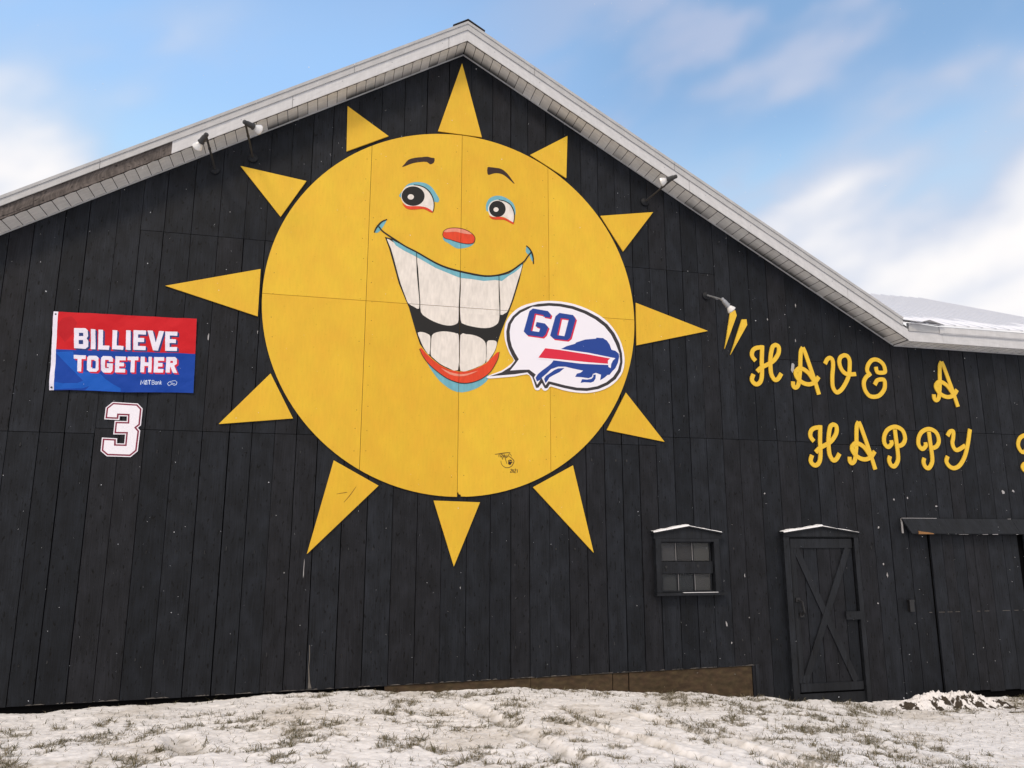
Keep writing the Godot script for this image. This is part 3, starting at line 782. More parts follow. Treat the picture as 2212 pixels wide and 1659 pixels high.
	for i in 60:
		var xa := 6.62 + i * 0.075
		var xb := xa + 0.075
		var ra := 0.16 + bank.get_noise_2d(xa, 0) * 0.12
		var rb := 0.16 + bank.get_noise_2d(xb, 0) * 0.12
		var o := Vector3(0, 4.8545, 0.368)
		var n := Vector3(0, 0.9, 0.42)
		quad(st, o + Vector3(xa, 0, 0), o + Vector3(xb, 0, 0), o + Vector3(xb, 0, 0) + rise * rb * 0.5 + n * 0.018, o + Vector3(xa, 0, 0) + rise * ra * 0.5 + n * 0.018, n)
		quad(st, o + Vector3(xa, 0, 0) + rise * ra * 0.5 + n * 0.018, o + Vector3(xb, 0, 0) + rise * rb * 0.5 + n * 0.018, o + Vector3(xb, 0, 0) + rise * rb, o + Vector3(xa, 0, 0) + rise * ra, n)
	obj("roof_snow", st, M.snow, wing).set_meta("kind", "stuff")

func hood(parent: Node, x0: float, x1: float, y: float, peak: float, base: float) -> void:
	var xm := (x0 + x1) / 2.0
	var st := begin()
	prism(st, PackedVector2Array([Vector2(x0 + 0.02, base), Vector2(x1 - 0.02, base), Vector2(x1 - 0.02, y - 0.012), Vector2(xm, peak - 0.022), Vector2(x0 + 0.02, y - 0.012)]), 0.005, 0.075, Vector2.ZERO, Vector2(0.7, 0.25))
	var h := obj("hood", st, M.black_trim, parent)
	st = begin()
	for s in [[x0, xm], [x1, xm]]:
		slab(st, Vector3(s[0], y - 0.012, 0.0), Vector3(s[1], peak - 0.022, 0.0), Vector3(s[1], peak - 0.022, 0.115), Vector3(s[0], y - 0.012, 0.115), Vector3(0, 0.016, 0))
	obj("hood_board", st, M.black_trim, parent)
	st = begin()
	var n := 22
	var lump := noise(int(x0 * 100), 6.0, 3)
	for s in [[x0 + 0.004, xm], [xm, x1 - 0.03]]:
		for i in n:
			var ta := i / float(n)
			var tb := (i + 1) / float(n)
			var pa := Vector2(lerpf(s[0], s[1], ta), 0)
			var pb := Vector2(lerpf(s[0], s[1], tb), 0)
			for q in 2:
				var p := pa if q == 0 else pb
				var f := 1.0 - absf(p.x - xm) / (xm - x0)
				var yy := y + 0.0045 + (peak - 0.022 + 0.012 - y) * f
				if q == 0: pa.y = yy
				else: pb.y = yy
			var right := 1.0 if pa.x < xm else 0.45
			var ha := right * (0.018 + 0.012 * lump.get_noise_2d(pa.x, 0.0))
			var hb := (1.0 if pb.x < xm else 0.45) * (0.018 + 0.012 * lump.get_noise_2d(pb.x, 0.0))
			var fr := 0.112 + 0.004 * lump.get_noise_2d(pa.x * 3.0, 5.0)
			quad(st, Vector3(pa.x, pa.y, fr), Vector3(pb.x, pb.y, fr), Vector3(pb.x, pb.y + hb, fr - 0.012), Vector3(pa.x, pa.y + ha, fr - 0.012), Vector3.BACK)
			quad(st, Vector3(pa.x, pa.y + ha, fr - 0.012), Vector3(pb.x, pb.y + hb, fr - 0.012), Vector3(pb.x, pb.y + hb + 0.006, 0.004), Vector3(pa.x, pa.y + ha + 0.006, 0.004), Vector3.UP)
	obj("snow_cap", st, M.snow, parent).set_meta("kind", "stuff")

func bar(st: SurfaceTool, a: Vector2, b: Vector2, w: float, z0: float, z1: float) -> void:
	prism(st, ribbon(PackedVector2Array([a, b]), w), z0, z1, Vector2.ZERO, Vector2(0.7, 0.25))

func build_door(barn: Node) -> void:
	var st := begin()
	box(st, Vector3(4.50, -0.5, -0.02), Vector3(5.62, 1.80, 0.004))
	var door := obj("door", st, M.void_black, barn)
	for r in [[4.478, -0.32, 4.566, 1.79], [5.575, -0.40, 5.645, 1.79], [4.566, 1.778, 5.575, 1.79]]:
		st = begin()
		box(st, Vector3(r[0], r[1], 0.006), Vector3(r[2], r[3], 0.062))
		obj("door_frame", st, M.black_trim, door)
	hood(door, 4.455, 5.665, 1.838, 1.935, 1.791)
	var xs := [4.578, 4.79, 5.0, 5.2, 5.38, 5.552]
	for i in 5:
		board(door, xs[i], xs[i + 1], -0.215, 1.765, false, 0.026, 0.018)
	for b in [[4.585, 1.70, 5.545, 1.70, 0.125, 0.046], [4.60, -0.155, 5.545, -0.155, 0.10, 0.046], [4.622, 1.64, 4.622, -0.1, 0.075, 0.042]]:
		st = begin()
		bar(st, Vector2(b[0], b[1]), Vector2(b[2], b[3]), b[4], 0.026, b[5])
		obj("rail", st, M.black_trim, door)
	st = begin()
	bar(st, Vector2(4.665, 1.635), Vector2(5.44, -0.10), 0.092, 0.026, 0.044)
	obj("brace", st, M.black_trim, door)
	st = begin()
	bar(st, Vector2(5.475, 1.635), Vector2(4.665, -0.10), 0.092, 0.026, 0.047)
	obj("brace", st, M.black_trim, door)
	st = begin()
	box(st, Vector3(4.608, 0.93, 0.044), Vector3(4.672, 0.985, 0.060))
	box(st, Vector3(4.655, 0.735, 0.044), Vector3(4.715, 0.79, 0.060))
	tube(st, Vector3(4.645, 0.955, 0.06), Vector3(4.665, 0.94, 0.105), 0.013, 0.013, 10)
	tube(st, Vector3(4.665, 0.94, 0.105), Vector3(4.69, 0.80, 0.105), 0.014, 0.014, 10)
	tube(st, Vector3(4.69, 0.80, 0.105), Vector3(4.685, 0.765, 0.06), 0.013, 0.013, 10)
	obj("handle", st, M.iron, door)
	st = begin()
	box(st, Vector3(5.355, 0.69, 0.045), Vector3(5.60, 0.795, 0.064))
	obj("latch_plate", st, M.black_trim, door)
	st = begin()
	box(st, Vector3(4.566, -0.40, 0.0), Vector3(5.575, -0.235, 0.022))
	obj("sill", st, M.black_trim, door)

func build_window(barn: Node) -> void:
	var st := begin()
	box(st, Vector3(2.62, 1.06, 0.0), Vector3(3.50, 1.75, 0.0075))
	var win := obj("window", st, M.void_black, barn)
	for r in [[2.60, 1.08, 2.678, 1.758], [3.425, 1.08, 3.502, 1.758], [2.678, 1.722, 3.425, 1.758]]:
		st = begin()
		box(st, Vector3(r[0], r[1], 0.006), Vector3(r[2], r[3], 0.095))
		obj("window_frame", st, M.black_trim, win)
	hood(win, 2.57, 3.575, 1.832, 1.928, 1.759)
	st = begin()
	box(st, Vector3(2.582, 1.045, 0.004), Vector3(3.572, 1.078, 0.13))
	obj("window_sill", st, M.black_trim, win)
	st = begin()
	box(st, Vector3(2.95, 1.0785, 0.10), Vector3(3.44, 1.083, 0.128))
	obj("sill_snow", st, M.snow, win)
	# sash: six panes, bars and the plank nailed across the middle
	var cols := [2.690, 2.916, 3.149, 3.395]
	for r in [[1.475, 1.712], [1.10, 1.31]]:
		for c in 3:
			st = begin()
			quad(st, Vector3(cols[c] + 0.006, r[0], 0.028), Vector3(cols[c + 1] - 0.006, r[0], 0.028), Vector3(cols[c + 1] - 0.006, r[1], 0.028), Vector3(cols[c] + 0.006, r[1], 0.028), Vector3.BACK)
			obj("pane", st, M.glass, win)
			st = begin()
			box(st, Vector3(cols[c] - 0.006, r[0], 0.0078), Vector3(cols[c + 1] + 0.006, r[1], 0.016))
			obj("blind", st, paint([Color(0.24, 0.24, 0.25), Color(0.17, 0.165, 0.17), Color(0.27, 0.27, 0.265), Color(0.17, 0.18, 0.19), Color(0.10, 0.115, 0.13), Color(0.24, 0.24, 0.24)][c + (3 if r[0] < 1.2 else 0)], 0.9), win)
	for k in 4:
		st = begin()
		box(st, Vector3(cols[k] - 0.008, 1.09, 0.0165), Vector3(cols[k] + 0.008, 1.72, 0.036))
		obj("glazing_bar", st, M.black_trim, win)
	for yy in [1.092, 1.714]:
		st = begin()
		box(st, Vector3(2.68, yy - 0.010, 0.010), Vector3(3.42, yy + 0.010, 0.038))
		obj("glazing_bar", st, M.black_trim, win)
	st = begin()
	for k in [1, 2]:
		box(st, Vector3(cols[k] + 0.0085, 1.10, 0.030), Vector3(cols[k] + 0.012, 1.31, 0.038))
		box(st, Vector3(cols[k] - 0.0125, 1.48, 0.030), Vector3(cols[k] - 0.0095, 1.71, 0.038))
	obj("putty", st, M.bare_wood, win)
	st = begin()
	box(st, Vector3(2.682, 1.316, 0.036), Vector3(3.412, 1.468, 0.058))
	obj("plank", st, M.black_trim, win)
	st = begin()
	for p in [[2.75, 1.40], [3.20, 1.41]]:
		tube(st, Vector3(p[0], p[1], 0.057), Vector3(p[0], p[1], 0.064), 0.018, 0.016, 10)
	obj("bolts", st, M.iron, win)

func build_sliding_door(barn: Node) -> void:
	var st := begin()
	box(st, Vector3(6.84, -0.45, -0.025), Vector3(8.62, 1.90, 0.002))
	var door := obj("sliding_door", st, M.void_black, barn)
	var xs := [6.845, 7.045, 7.225, 7.42, 7.585, 7.835, 8.10, 8.37]
	for i in 7:
		board(door, xs[i], xs[i + 1], -0.30 - rng.randf() * 0.03, 1.86, false, 0.03, 0.026)
	for i in 4:
		board(door, 8.46 + i * 0.25, 8.71 + i * 0.25, -0.33, 1.86, false, 0.05, 0.026)
	# board that shields the track: top against the wall, bottom standing off
	for r in [[6.41, 8.30], [8.303, 10.4]]:
		st = begin()
		slab(st, Vector3(r[0], 2.035, 0.012), Vector3(r[1], 2.035, 0.012), Vector3(r[1], 1.822, 0.15), Vector3(r[0] + (0.03 if r[0] < 7 else 0.0), 1.822, 0.15), Vector3(0, 0.012, 0.02))
		obj("track_cover", st, M.black_trim, door)
	st = begin()
	slab(st, Vector3(6.408, 2.045, 0.006), Vector3(6.43, 2.045, 0.006), Vector3(6.43, 1.84, 0.006), Vector3(6.408, 1.84, 0.006), Vector3(0, 0, 0.012))
	box(st, Vector3(6.42, 2.048, 0.006), Vector3(7.0, 2.054, 0.03))
	for k in 9:
		var xx := 6.82 + k * 0.19 + rng.randf() * 0.12
		if rng.randf() < 0.6:
			box(st, Vector3(xx, 1.822, 0.1605), Vector3(xx + rng.randf_range(0.02, 0.17), 1.822 + rng.randf_range(0.003, 0.007), 0.1725))
	obj("chipped_edge", st, M.bare_wood, door)
	st = begin()
	prism(st, pts([6545, 1826, 6800, 1826, 6790, 1838, 6700, 1852, 6590, 1862, 6560, 1870]), 0.15, 0.1735)
	obj("bare_patch", st, M.raw_wood, door)
	st = begin()
	for k in 12:
		var xa := 6.66 + k * 0.16 + rng.randf() * 0.06
		if rng.randf() < 0.75:
			box(st, Vector3(xa, 0.752, 0.02), Vector3(xa + rng.randf_range(0.04, 0.14), 0.757, 0.0355))
	obj("chalk_line", st, M.frayed, door)

# ---------------------------------------------------------------- the sun on the gable
func features(called: String, parent: Node, list: Array, layer: int, m: Material, curve := false, width := 0.0, steps := 4) -> MeshInstance3D:
	var p := pts(list)
	if width > 0.0:
		p = ribbon(smooth(p, false, steps), width, 0.62)
	elif curve:
		p = smooth(p, true, steps)
	var st := begin()
	var z := 0.0225 + 0.0012 * layer
	for panel in panels:      # paint does not bridge the joints between the plywood sheets
		for piece in Geometry2D.intersect_polygons(p, panel):
			if piece.size() > 2 and absf(area2(piece)) > 2e-6:
				prism(st, piece, 0.021, z, Vector2(rng.randf(), rng.randf()), Vector2(0.8, 0.8))
	return obj(called, st, m, parent)

func oval(four: Array) -> Array:   # left, top, right, bottom points to a closed oval
	var c := Vector2(four[0] + four[4], four[1] + four[5]) / 2.0
	var u := Vector2(four[4], four[5]) - c
	var v := Vector2(four[2], four[3]) - c
	var out := []
	for k in 28:
		var p := c + u * cos(TAU * k / 28) + v * sin(TAU * k / 28)
		out.append_array([p.x, p.y])
	return out

func build_sun() -> void:
	var sun := thing("sun_sign", "round yellow plywood sun with a smiling toothy painted face", "sun sign")
	var xs := [-2.5, -1.185, 0.015, 1.225, 2.5]
	var ys := [2.2, 4.70, 7.2]
	var circle := PackedVector2Array()
	for k in 144:
		var t := TAU * k / 144
		circle.append(Vector2(cos(t), sin(t)) * 2.437 + Vector2(0, 4.7))
	for i in 4:
		for j in 2:
			var g := 0.0025
			var rect := PackedVector2Array([Vector2(xs[i] + g, ys[j] + g), Vector2(xs[i + 1] - g, ys[j] + g), Vector2(xs[i + 1] - g, ys[j + 1] - g), Vector2(xs[i] + g, ys[j + 1] - g)])
			panels.append(rect)
			var poly: PackedVector2Array = Geometry2D.intersect_polygons(circle, rect)[0]
			if i == 2 and j == 0:      # the broken corner at the bottom joint
				poly = Geometry2D.clip_polygons(poly, pts([-20, 2200, -20, 2315, 28, 2318, 34, 2296, 58, 2290, 62, 2268, 118, 2268, 120, 2200]))[0]
			var st := begin()
			prism(st, poly, 0.006, 0.0222 + 0.0002 * ((i + j) % 2), uv_fit(poly, 0.38), Vector2(0.38, 0.38))
			obj("plywood_panel", st, M["yellow%d" % ((i * 2 + j) % 3)], sun)
	# nail heads along the sheet edges
	var nails := begin()
	for x in [-2.3, -1.25, -1.12, -0.05, 0.08, 1.16, 1.29, 2.3]:
		for k in 17:
			var p := Vector2(x + rng.randf_range(-0.015, 0.015), 2.5 + k * 0.275 + rng.randf_range(-0.03, 0.03))
			if p.distance_to(Vector2(0, 4.7)) < 2.36 and rng.randf() < 0.75:
				tube(nails, Vector3(p.x, p.y, 0.0215), Vector3(p.x, p.y, 0.0230), 0.0065, 0.005, 6)
	obj("nails", nails, M.rust, sun).set_meta("kind", "stuff")
	features("eyebrow", sun, BROW_L, 1, M.brow_brown, true, 0.0, 2)
	features("eyebrow", sun, BROW_R, 1, M.brow_brown, true, 0.0, 2)
	for e in [[EYE_SHADE_L, EYE_L, PUPIL_L, GLINT_L, LID_L, LASH_L], [EYE_SHADE_R, EYE_R, PUPIL_R, GLINT_R, LID_R, LASH_R]]:
		var eye := features("eye", sun, e[1], 2, M.ivory, true, 0.0, 3)
		features("eye_shadow", eye, e[0], 1, M.sky_paint, true)
		features("pupil", eye, oval(e[2]), 3, M.face_black)
		features("glint", eye, oval(e[3]), 4, M.ivory)
		features("eyelid", eye, e[4], 4, M.red_paint, true, 0.0, 3)
		features("eye_line", eye, e[5], 5, M.face_black, false, 0.014)
	var nose := features("nose", sun, NOSE, 2, M.red_paint, true, 0.0, 3)
	features("nose_shadow", nose, NOSE_SHADE, 1, M.sky_paint, true, 0.0, 3)
	features("nose_shine", nose, NOSE_SHINE, 3, M.pink_paint, true, 0.0, 2)
	var ring := NOSE.duplicate()
	ring.append_array([NOSE[0], NOSE[1]])
	features("nose_line", nose, ring, 4, M.face_black, false, 0.008)
	var mouth := features("mouth", sun, MOUTH, 2, M.face_black)
	for t in [TOOTH_A, TOOTH_B, TOOTH_C, TOOTH_D, TOOTH_E, TOOTH_F, TOOTH_G, TOOTH_H]:
		features("tooth", mouth, t, 3, M.ivory, true, 0.0, 2)
	features("gum_shadow", mouth, GUM, 4, M.sky_paint)
	for g in [GAP_A, GAP_B, GAP_C]:
		features("tooth_line", mouth, g, 5, M.face_black, false, 0.013)
	var lip := features("lip", sun, LIP, 4, M.red_paint)
	features("lip_shine", lip, LIP_SHINE, 5, M.pink_paint, true, 0.0, 2)
	features("lip_line", lip, LIP_LINE, 5, M.face_black, false, 0.010)
	features("chin_shadow", lip, CHIN, 1, M.sky_paint, true, 0.0, 2)
	features("smile_line", sun, SMILE, 5, M.face_black, false, 0.026)
	for c in [[CHEEK_L, CHEEK_SHADE_L], [CHEEK_R, CHEEK_SHADE_R]]:
		var cheek := features("cheek_line", sun, c[0], 4, M.face_black, false, 0.022)
		features("cheek_shadow", cheek, c[1], 1, M.sky_paint, true, 0.0, 2)
	var mark := features("signature", sun, SIGN_A, 2, M.brow_brown, false, 0.010)
	for s in [SIGN_B, SIGN_C, SIGN_D, SIGN_E, SIGN_F, SIGN_G, SIGN_H, SIGN_I, SIGN_J, SIGN_K, SIGN_L, SIGN_M, SIGN_N, SIGN_O]:
		features("pen_stroke", mark, s, 1, M.brow_brown, false, 0.0085, 3)
	var pw := pts(PAW)
	for i in 5:
		var st := begin()
		var c := PackedVector2Array()
		for k in 10:
			c.append(pw[i] + Vector2(cos(TAU * k / 10), sin(TAU * k / 10)) * (0.022 if i == 4 else 0.009))
		prism(st, c, 0.021, 0.0242)
		obj("paw_print", st, M.brow_brown, mark)
	# the twelve rays
	for r in [[RAY_TOP, "tall yellow triangle pointing straight up beneath the gable peak"], [RAY_NNE, "yellow triangle with an upright right edge, right of the topmost ray"],
		[RAY_NE, "yellow triangle with a nearly level top edge, under the right gable lamp"], [RAY_E, "long yellow triangle pointing right at the opening quotation mark"],
		[RAY_ESE, "yellow triangle pointing down right, just below the speech bubble's level"], [RAY_SE, "long yellow triangle pointing down toward the small window"],
		[RAY_S, "yellow triangle pointing straight down under the sun's chin"], [RAY_SW, "large scratched yellow triangle pointing down left below the sun"],
		[RAY_WSW, "yellow triangle pointing down left, right of the white number 3"], [RAY_W, "longest yellow triangle, pointing left above the red and blue flag"],
		[RAY_WNW, "yellow triangle pointing up left below the two left gable lamps"], [RAY_NNW, "yellow triangle with an upright left edge, left of the topmost ray"]]:
		var p := pts(r[0])
		var c := (p[0] + p[1] + p[2]) / 3.0
		var q := PackedVector2Array()
		for v in p:
			q.append(v - c)
		var st := begin()
		prism(st, q, -0.018, 0.0, uv_fit(q, 0.38), Vector2(0.38, 0.38))
		var o := obj("sun_ray", st, M["yellow%d" % rng.randi_range(0, 2)], self, Vector3(c.x, c.y, 0.0235))
		if r[0] == RAY_SW:
			for line in [[0.46, 0.24, 0.36, 0.40, 0.34, 0.43], [0.30, 0.57, 0.26, 0.50, 0.24, 0.42]]:   # weights of the first two corners
				var run := PackedVector2Array()
				for k in range(0, 6, 2):
					run.append(q[0] * line[k] + q[1] * line[k + 1] + q[2] * (1.0 - line[k] - line[k + 1]))
				st = begin()
				prism(st, ribbon(smooth(run, false, 3), 0.009, 0.5), -0.003, 0.0012)
				obj("scratch", st, M.rust, o)
		tag(o, r[1], "sun ray", "rays around the sun")

func flat(called: String, parent: Node, p: PackedVector2Array, z: float, m: Material, under := 0.003) -> MeshInstance3D:
	var st := begin()
	prism(st, p, z - under, z)
	return obj(called, st, m, parent)

func build_bubble() -> void:
	var b := thing("speech_bubble_sign", "white speech bubble sign reading GO with a leaping blue bison", "speech bubble sign")
	flat("backing", b, smooth(pts(BUBBLE_RIM), true, 2), 0.032, M.vinyl_white, 0.008)
	flat("outline", b, pts(BUBBLE_LINE), 0.0335, M.vinyl_black)
	flat("face", b, pts(BUBBLE_FACE), 0.035, M.vinyl_white)
	var drop := Vector2(0.018, -0.017)
	for l in [[BUBBLE_G], [BUBBLE_O_A, BUBBLE_O_B]]:
		var st := begin()
		for h in l:
			prism(st, pts(h), 0.034, 0.038)
		var o := obj("letter", st, M.vinyl_blue, b)
		st = begin()
		for h in l:
			prism(st, pts(h, drop), 0.034, 0.0365)
		obj("letter_shadow", st, M.vinyl_red, o)
	var bison := flat("bison", b, pts(BISON), 0.0365, M.vinyl_blue)
	flat("hind_leg", bison, pts(BISON_HIND), 0.0365, M.vinyl_blue)
	flat("front_leg", bison, pts(BISON_FORE), 0.0365, M.vinyl_blue)
	flat("horn", bison, pts(STRIPE_EDGE), 0.038, M.vinyl_white)
	flat("streak", bison, pts(STRIPE), 0.0395, M.vinyl_red)

func build_number() -> void:
	var p := pts(NUMBER)
	var o := flat("number_sign", self, p, 0.014, M.vinyl_white, 0.009)
	tag(o, "white block number 3 with maroon outline below the flag", "number sign")
	flat("outline", o, Geometry2D.offset_polygon(p, -0.011, Geometry2D.JOIN_MITER)[0], 0.0152, M.maroon)
	flat("face", o, Geometry2D.offset_polygon(p, -0.028, Geometry2D.JOIN_MITER)[0], 0.0164, M.vinyl_white)

func build_flag() -> void:
	var k := 1024.0 / 1524.0
	var img := Image.create(1024, 614, false, Image.FORMAT_RGB8)
	var red := Color(0.755, 0.06, 0.115)
	var blue := Color(0.0, 0.235, 0.60)
	var white := Color(0.88, 0.87, 0.93)
	var navy := Color(0.13, 0.22, 0.45)
	img.fill(blue)
	var px := func(list: Array, dx := 0.0, dy := 0.0) -> PackedVector2Array:
		var p := PackedVector2Array()
		for i in range(0, list.size(), 2):
			p.append(Vector2(list[i] + dx, list[i + 1] + dy) * k)
		return p
	var sp: PackedVector2Array = px.call(FLAG_SPLIT)
	fill(img, PackedVector2Array([Vector2(0, 0), Vector2(1024, 0), Vector2(1024, sp[1].y), Vector2(0, sp[0].y)]), red)
	fill(img, px.call(FLAG_SWIRL), Color(0.70, 0.05, 0.11))
	fill(img, px.call(FLAG_SWOOSH), Color(0.03, 0.33, 0.71))
	var top := [FLAG_B, FLAG_I_A, FLAG_L_A, FLAG_L_B, FLAG_I_B, FLAG_E_A, FLAG_V, FLAG_E_B]
	var low := [FLAG_T_A, FLAG_O, FLAG_G, FLAG_E_C, FLAG_T_B, FLAG_H, FLAG_E_D, FLAG_R]
	for l in top:
		for s in 6: fill(img, px.call(l, 4.0 * s, 3.6 * s), navy)
	for l in low:
		for s in 6: fill(img, px.call(l, 4.0 * s, 3.6 * s), Color(0.78, 0.13, 0.22))
	for l in top + low:
		fill(img, px.call(l), white)
	for l in [FLAG_B_HOLE_A, FLAG_B_HOLE_B]: fill(img, px.call(l), navy)
	for l in [FLAG_O_HOLE, FLAG_R_HOLE]:
		fill(img, px.call(l), Color(0.78, 0.13, 0.22))
		fill(img, px.call(l, 14.0, 12.0), blue) if l == FLAG_O_HOLE else null
	fill(img, PackedVector2Array([Vector2(0, 0), Vector2(32, 0), Vector2(32, 614), Vector2(0, 614)]), white)
	for e in [[16, 24], [16, 590]]:
		img.fill_rect(Rect2i(e[0] - 4, e[1] - 4, 9, 9), Color(0.25, 0.24, 0.25))
	# the small line of lettering: M&T Bank, as pen strokes in a box
	var t0: PackedVector2Array = px.call(FLAG_TEXT)
	var sz := t0[1] - t0[0]
	var strokes := [[0, 10, 1, 0, 5, 7, 9, 0, 10, 10], [8.5, 0, 10, 0], [18, 10, 13, 3, 13, 1, 15, 0, 16.5, 1, 16, 3, 13, 6, 12.5, 8, 14, 10, 16, 9, 18, 5.5], [19, 0, 27, 0], [23, 0, 23, 10],
		[30, 0, 30, 10, 34, 10, 36, 8.5, 36, 6.5, 34, 5, 30, 5], [30, 0, 33.5, 0, 35.5, 1.5, 35.5, 3.5, 34, 5], [42, 4, 40, 3, 38.5, 4, 38, 7, 39, 9.5, 40.5, 10, 42, 8.5], [42.5, 3, 42.5, 10],
		[45, 10, 45, 3], [45, 5, 46.5, 3.2, 48, 3.2, 49, 5, 49, 10], [51.5, 0, 51.5, 10], [55, 3, 51.8, 6.5, 55.5, 10]]
	for i in strokes.size():
		var line := PackedVector2Array()
		for j in range(0, strokes[i].size(), 2):
			line.append(t0[0] + Vector2(strokes[i][j] / 56.0, strokes[i][j + 1] / 10.0) * Vector2(sz.x, sz.y))
		fill(img, ribbon(line, 6.0 if i < 5 else 4.0), Color(0.82, 0.86, 0.94))
	var bs: PackedVector2Array = px.call(FLAG_BISON)
	bs.append(bs[0])
	for i in bs.size() - 1:
		fill(img, ribbon(PackedVector2Array([bs[i], bs[i + 1]]), 4.0), Color(0.82, 0.86, 0.94))
	fill(img, ribbon(PackedVector2Array([bs[0] + Vector2(20, -8), bs[4] + Vector2(-10, 16)]), 4.0), Color(0.82, 0.86, 0.94))
	var m := paint(Color.WHITE, 0.75, textured(img))
	m.cull_mode = BaseMaterial3D.CULL_DISABLED
	# cloth with shallow ripples, tacked at its corners
	var c := pts(FLAG_CORNERS)
	var mid := (c[0] + c[1] + c[2] + c[3]) / 4.0
	var rip := noise(61, 1.0, 3)
	var nx := 48
	var ny := 28
	var st := begin()
	for j in ny + 1:
		for i in nx + 1:
			var u := i / float(nx)
			var v := j / float(ny)
			var p := c[0].lerp(c[1], u).lerp(c[3].lerp(c[2], u), v) - mid
			var edge := minf(minf(u, 1 - u), minf(v, 1 - v))
			p.y += 0.006 * sin(u * 9.0) * smoothstep(0.6, 1.0, v)
			var z := 0.018 + 0.017 * rip.get_noise_2d(u * 3.4 + v * 1.2, v * 2.6) + 0.011 * rip.get_noise_2d(u * 9.0 - v * 8.0, v * 2.0 + 7.0) + 0.004 * smoothstep(0.0, 0.15, edge)
			st.set_uv(Vector2(u, v))
			st.add_vertex(Vector3(p.x, p.y, z))
	for j in ny:
		for i in nx:
			var a := j * (nx + 1) + i
			for q in [a, a + 1, a + nx + 1, a + 1, a + nx + 2, a + nx + 1]:
				st.add_index(q)
	st.generate_normals()
	var o := obj("flag", st, m, self, Vector3(mid.x, mid.y, 0.006))
	tag(o, "red and blue cloth flag reading BILLIEVE TOGETHER nailed to the wall", "flag")
	for g in [[0.011, 0.035], [0.012, 0.965]]:
		st = begin()
		var p := c[0].lerp(c[3], g[1]) - mid + Vector2(0.024, 0)
		tube(st, Vector3(p.x, p.y, 0.006), Vector3(p.x, p.y, 0.024), 0.011, 0.010, 10)
		obj("grommet", st, M.lamp_dark, o)

func letter(strokes: Array, label: String, w := 0.061) -> MeshInstance3D:
	var lo := Vector2(1e9, 1e9)
	var hi := -lo
	for s in strokes:
		for v in pts(s):
			lo = lo.min(v)
			hi = hi.max(v)
	var c := Vector2((lo.x + hi.x) / 2.0, lo.y)
	var st := begin()
	var z := 0.012
	for s in strokes:
		prism(st, ribbon(smooth(pts(s, -c), false, 5), w), 0.0, z)
		z += 0.0012
	var o := obj("sign_letter", st, M.letter_yellow, self, Vector3(c.x, c.y, 0.0055))
	tag(o, label, "sign letter", "yellow script letters of the greeting")
	return o

func again(o: MeshInstance3D, shift: Vector2, label: String) -> void:
	var d: MeshInstance3D = o.duplicate()
	d.name = numbered("sign_letter", self)
	add_child(d, true)
	d.position += Vector3(shift.x, shift.y, 0)
	d.set_meta("label", label)

func build_letters() -> void:
	var h := letter([H_A, H_B, H_C, H_D], "yellow script letter H beginning HAVE, beside the quotation mark")
	var a := letter([A_A, A_B, A_C, A_D], "yellow script letter A second in HAVE, before the V")
	letter([V_A, V_B], "yellow looped script letter V, third in HAVE")
	letter([E_A, E_B], "yellow script letter E, last in HAVE")
	again(a, Vector2(2.366, -0.080), "yellow script letter A standing alone under the eave, end of top line")
	again(h, Vector2(0.839, -1.119), "yellow script letter H beginning HAPPY on the lower line")
	again(a, Vector2(0.821, -1.054), "yellow script letter A second in HAPPY, above the door")
	var p := letter([P_A, P_B], "yellow script letter P, first of the two in HAPPY")
	again(p, Vector2(0.583, -0.013), "yellow script letter P, second of the two, before the Y of HAPPY")
	letter([Y_A, Y_B], "yellow script letter Y ending HAPPY")
	letter([D_A, D_B, D_C], "yellow script letter cut off at the right edge of the view")
	for q in [[QUOTE_A, "left slanting yellow stroke of the opening quotation mark, under the lamp"], [QUOTE_B, "right slanting yellow stroke of the opening quotation mark, by the H"]]:
		var pl := pts(q[0])
		var c := Vector2(pl[0].x, pl[3].y)
		var r := PackedVector2Array()
		for v in pl: r.append(v - c)
		var st := begin()
		prism(st, r, 0.0, 0.018)
		var o := obj("quotation_mark", st, M.letter_yellow, self, Vector3(c.x, c.y, 0.0055))
		tag(o, q[1], "quotation mark", "strokes of the opening quotation mark")

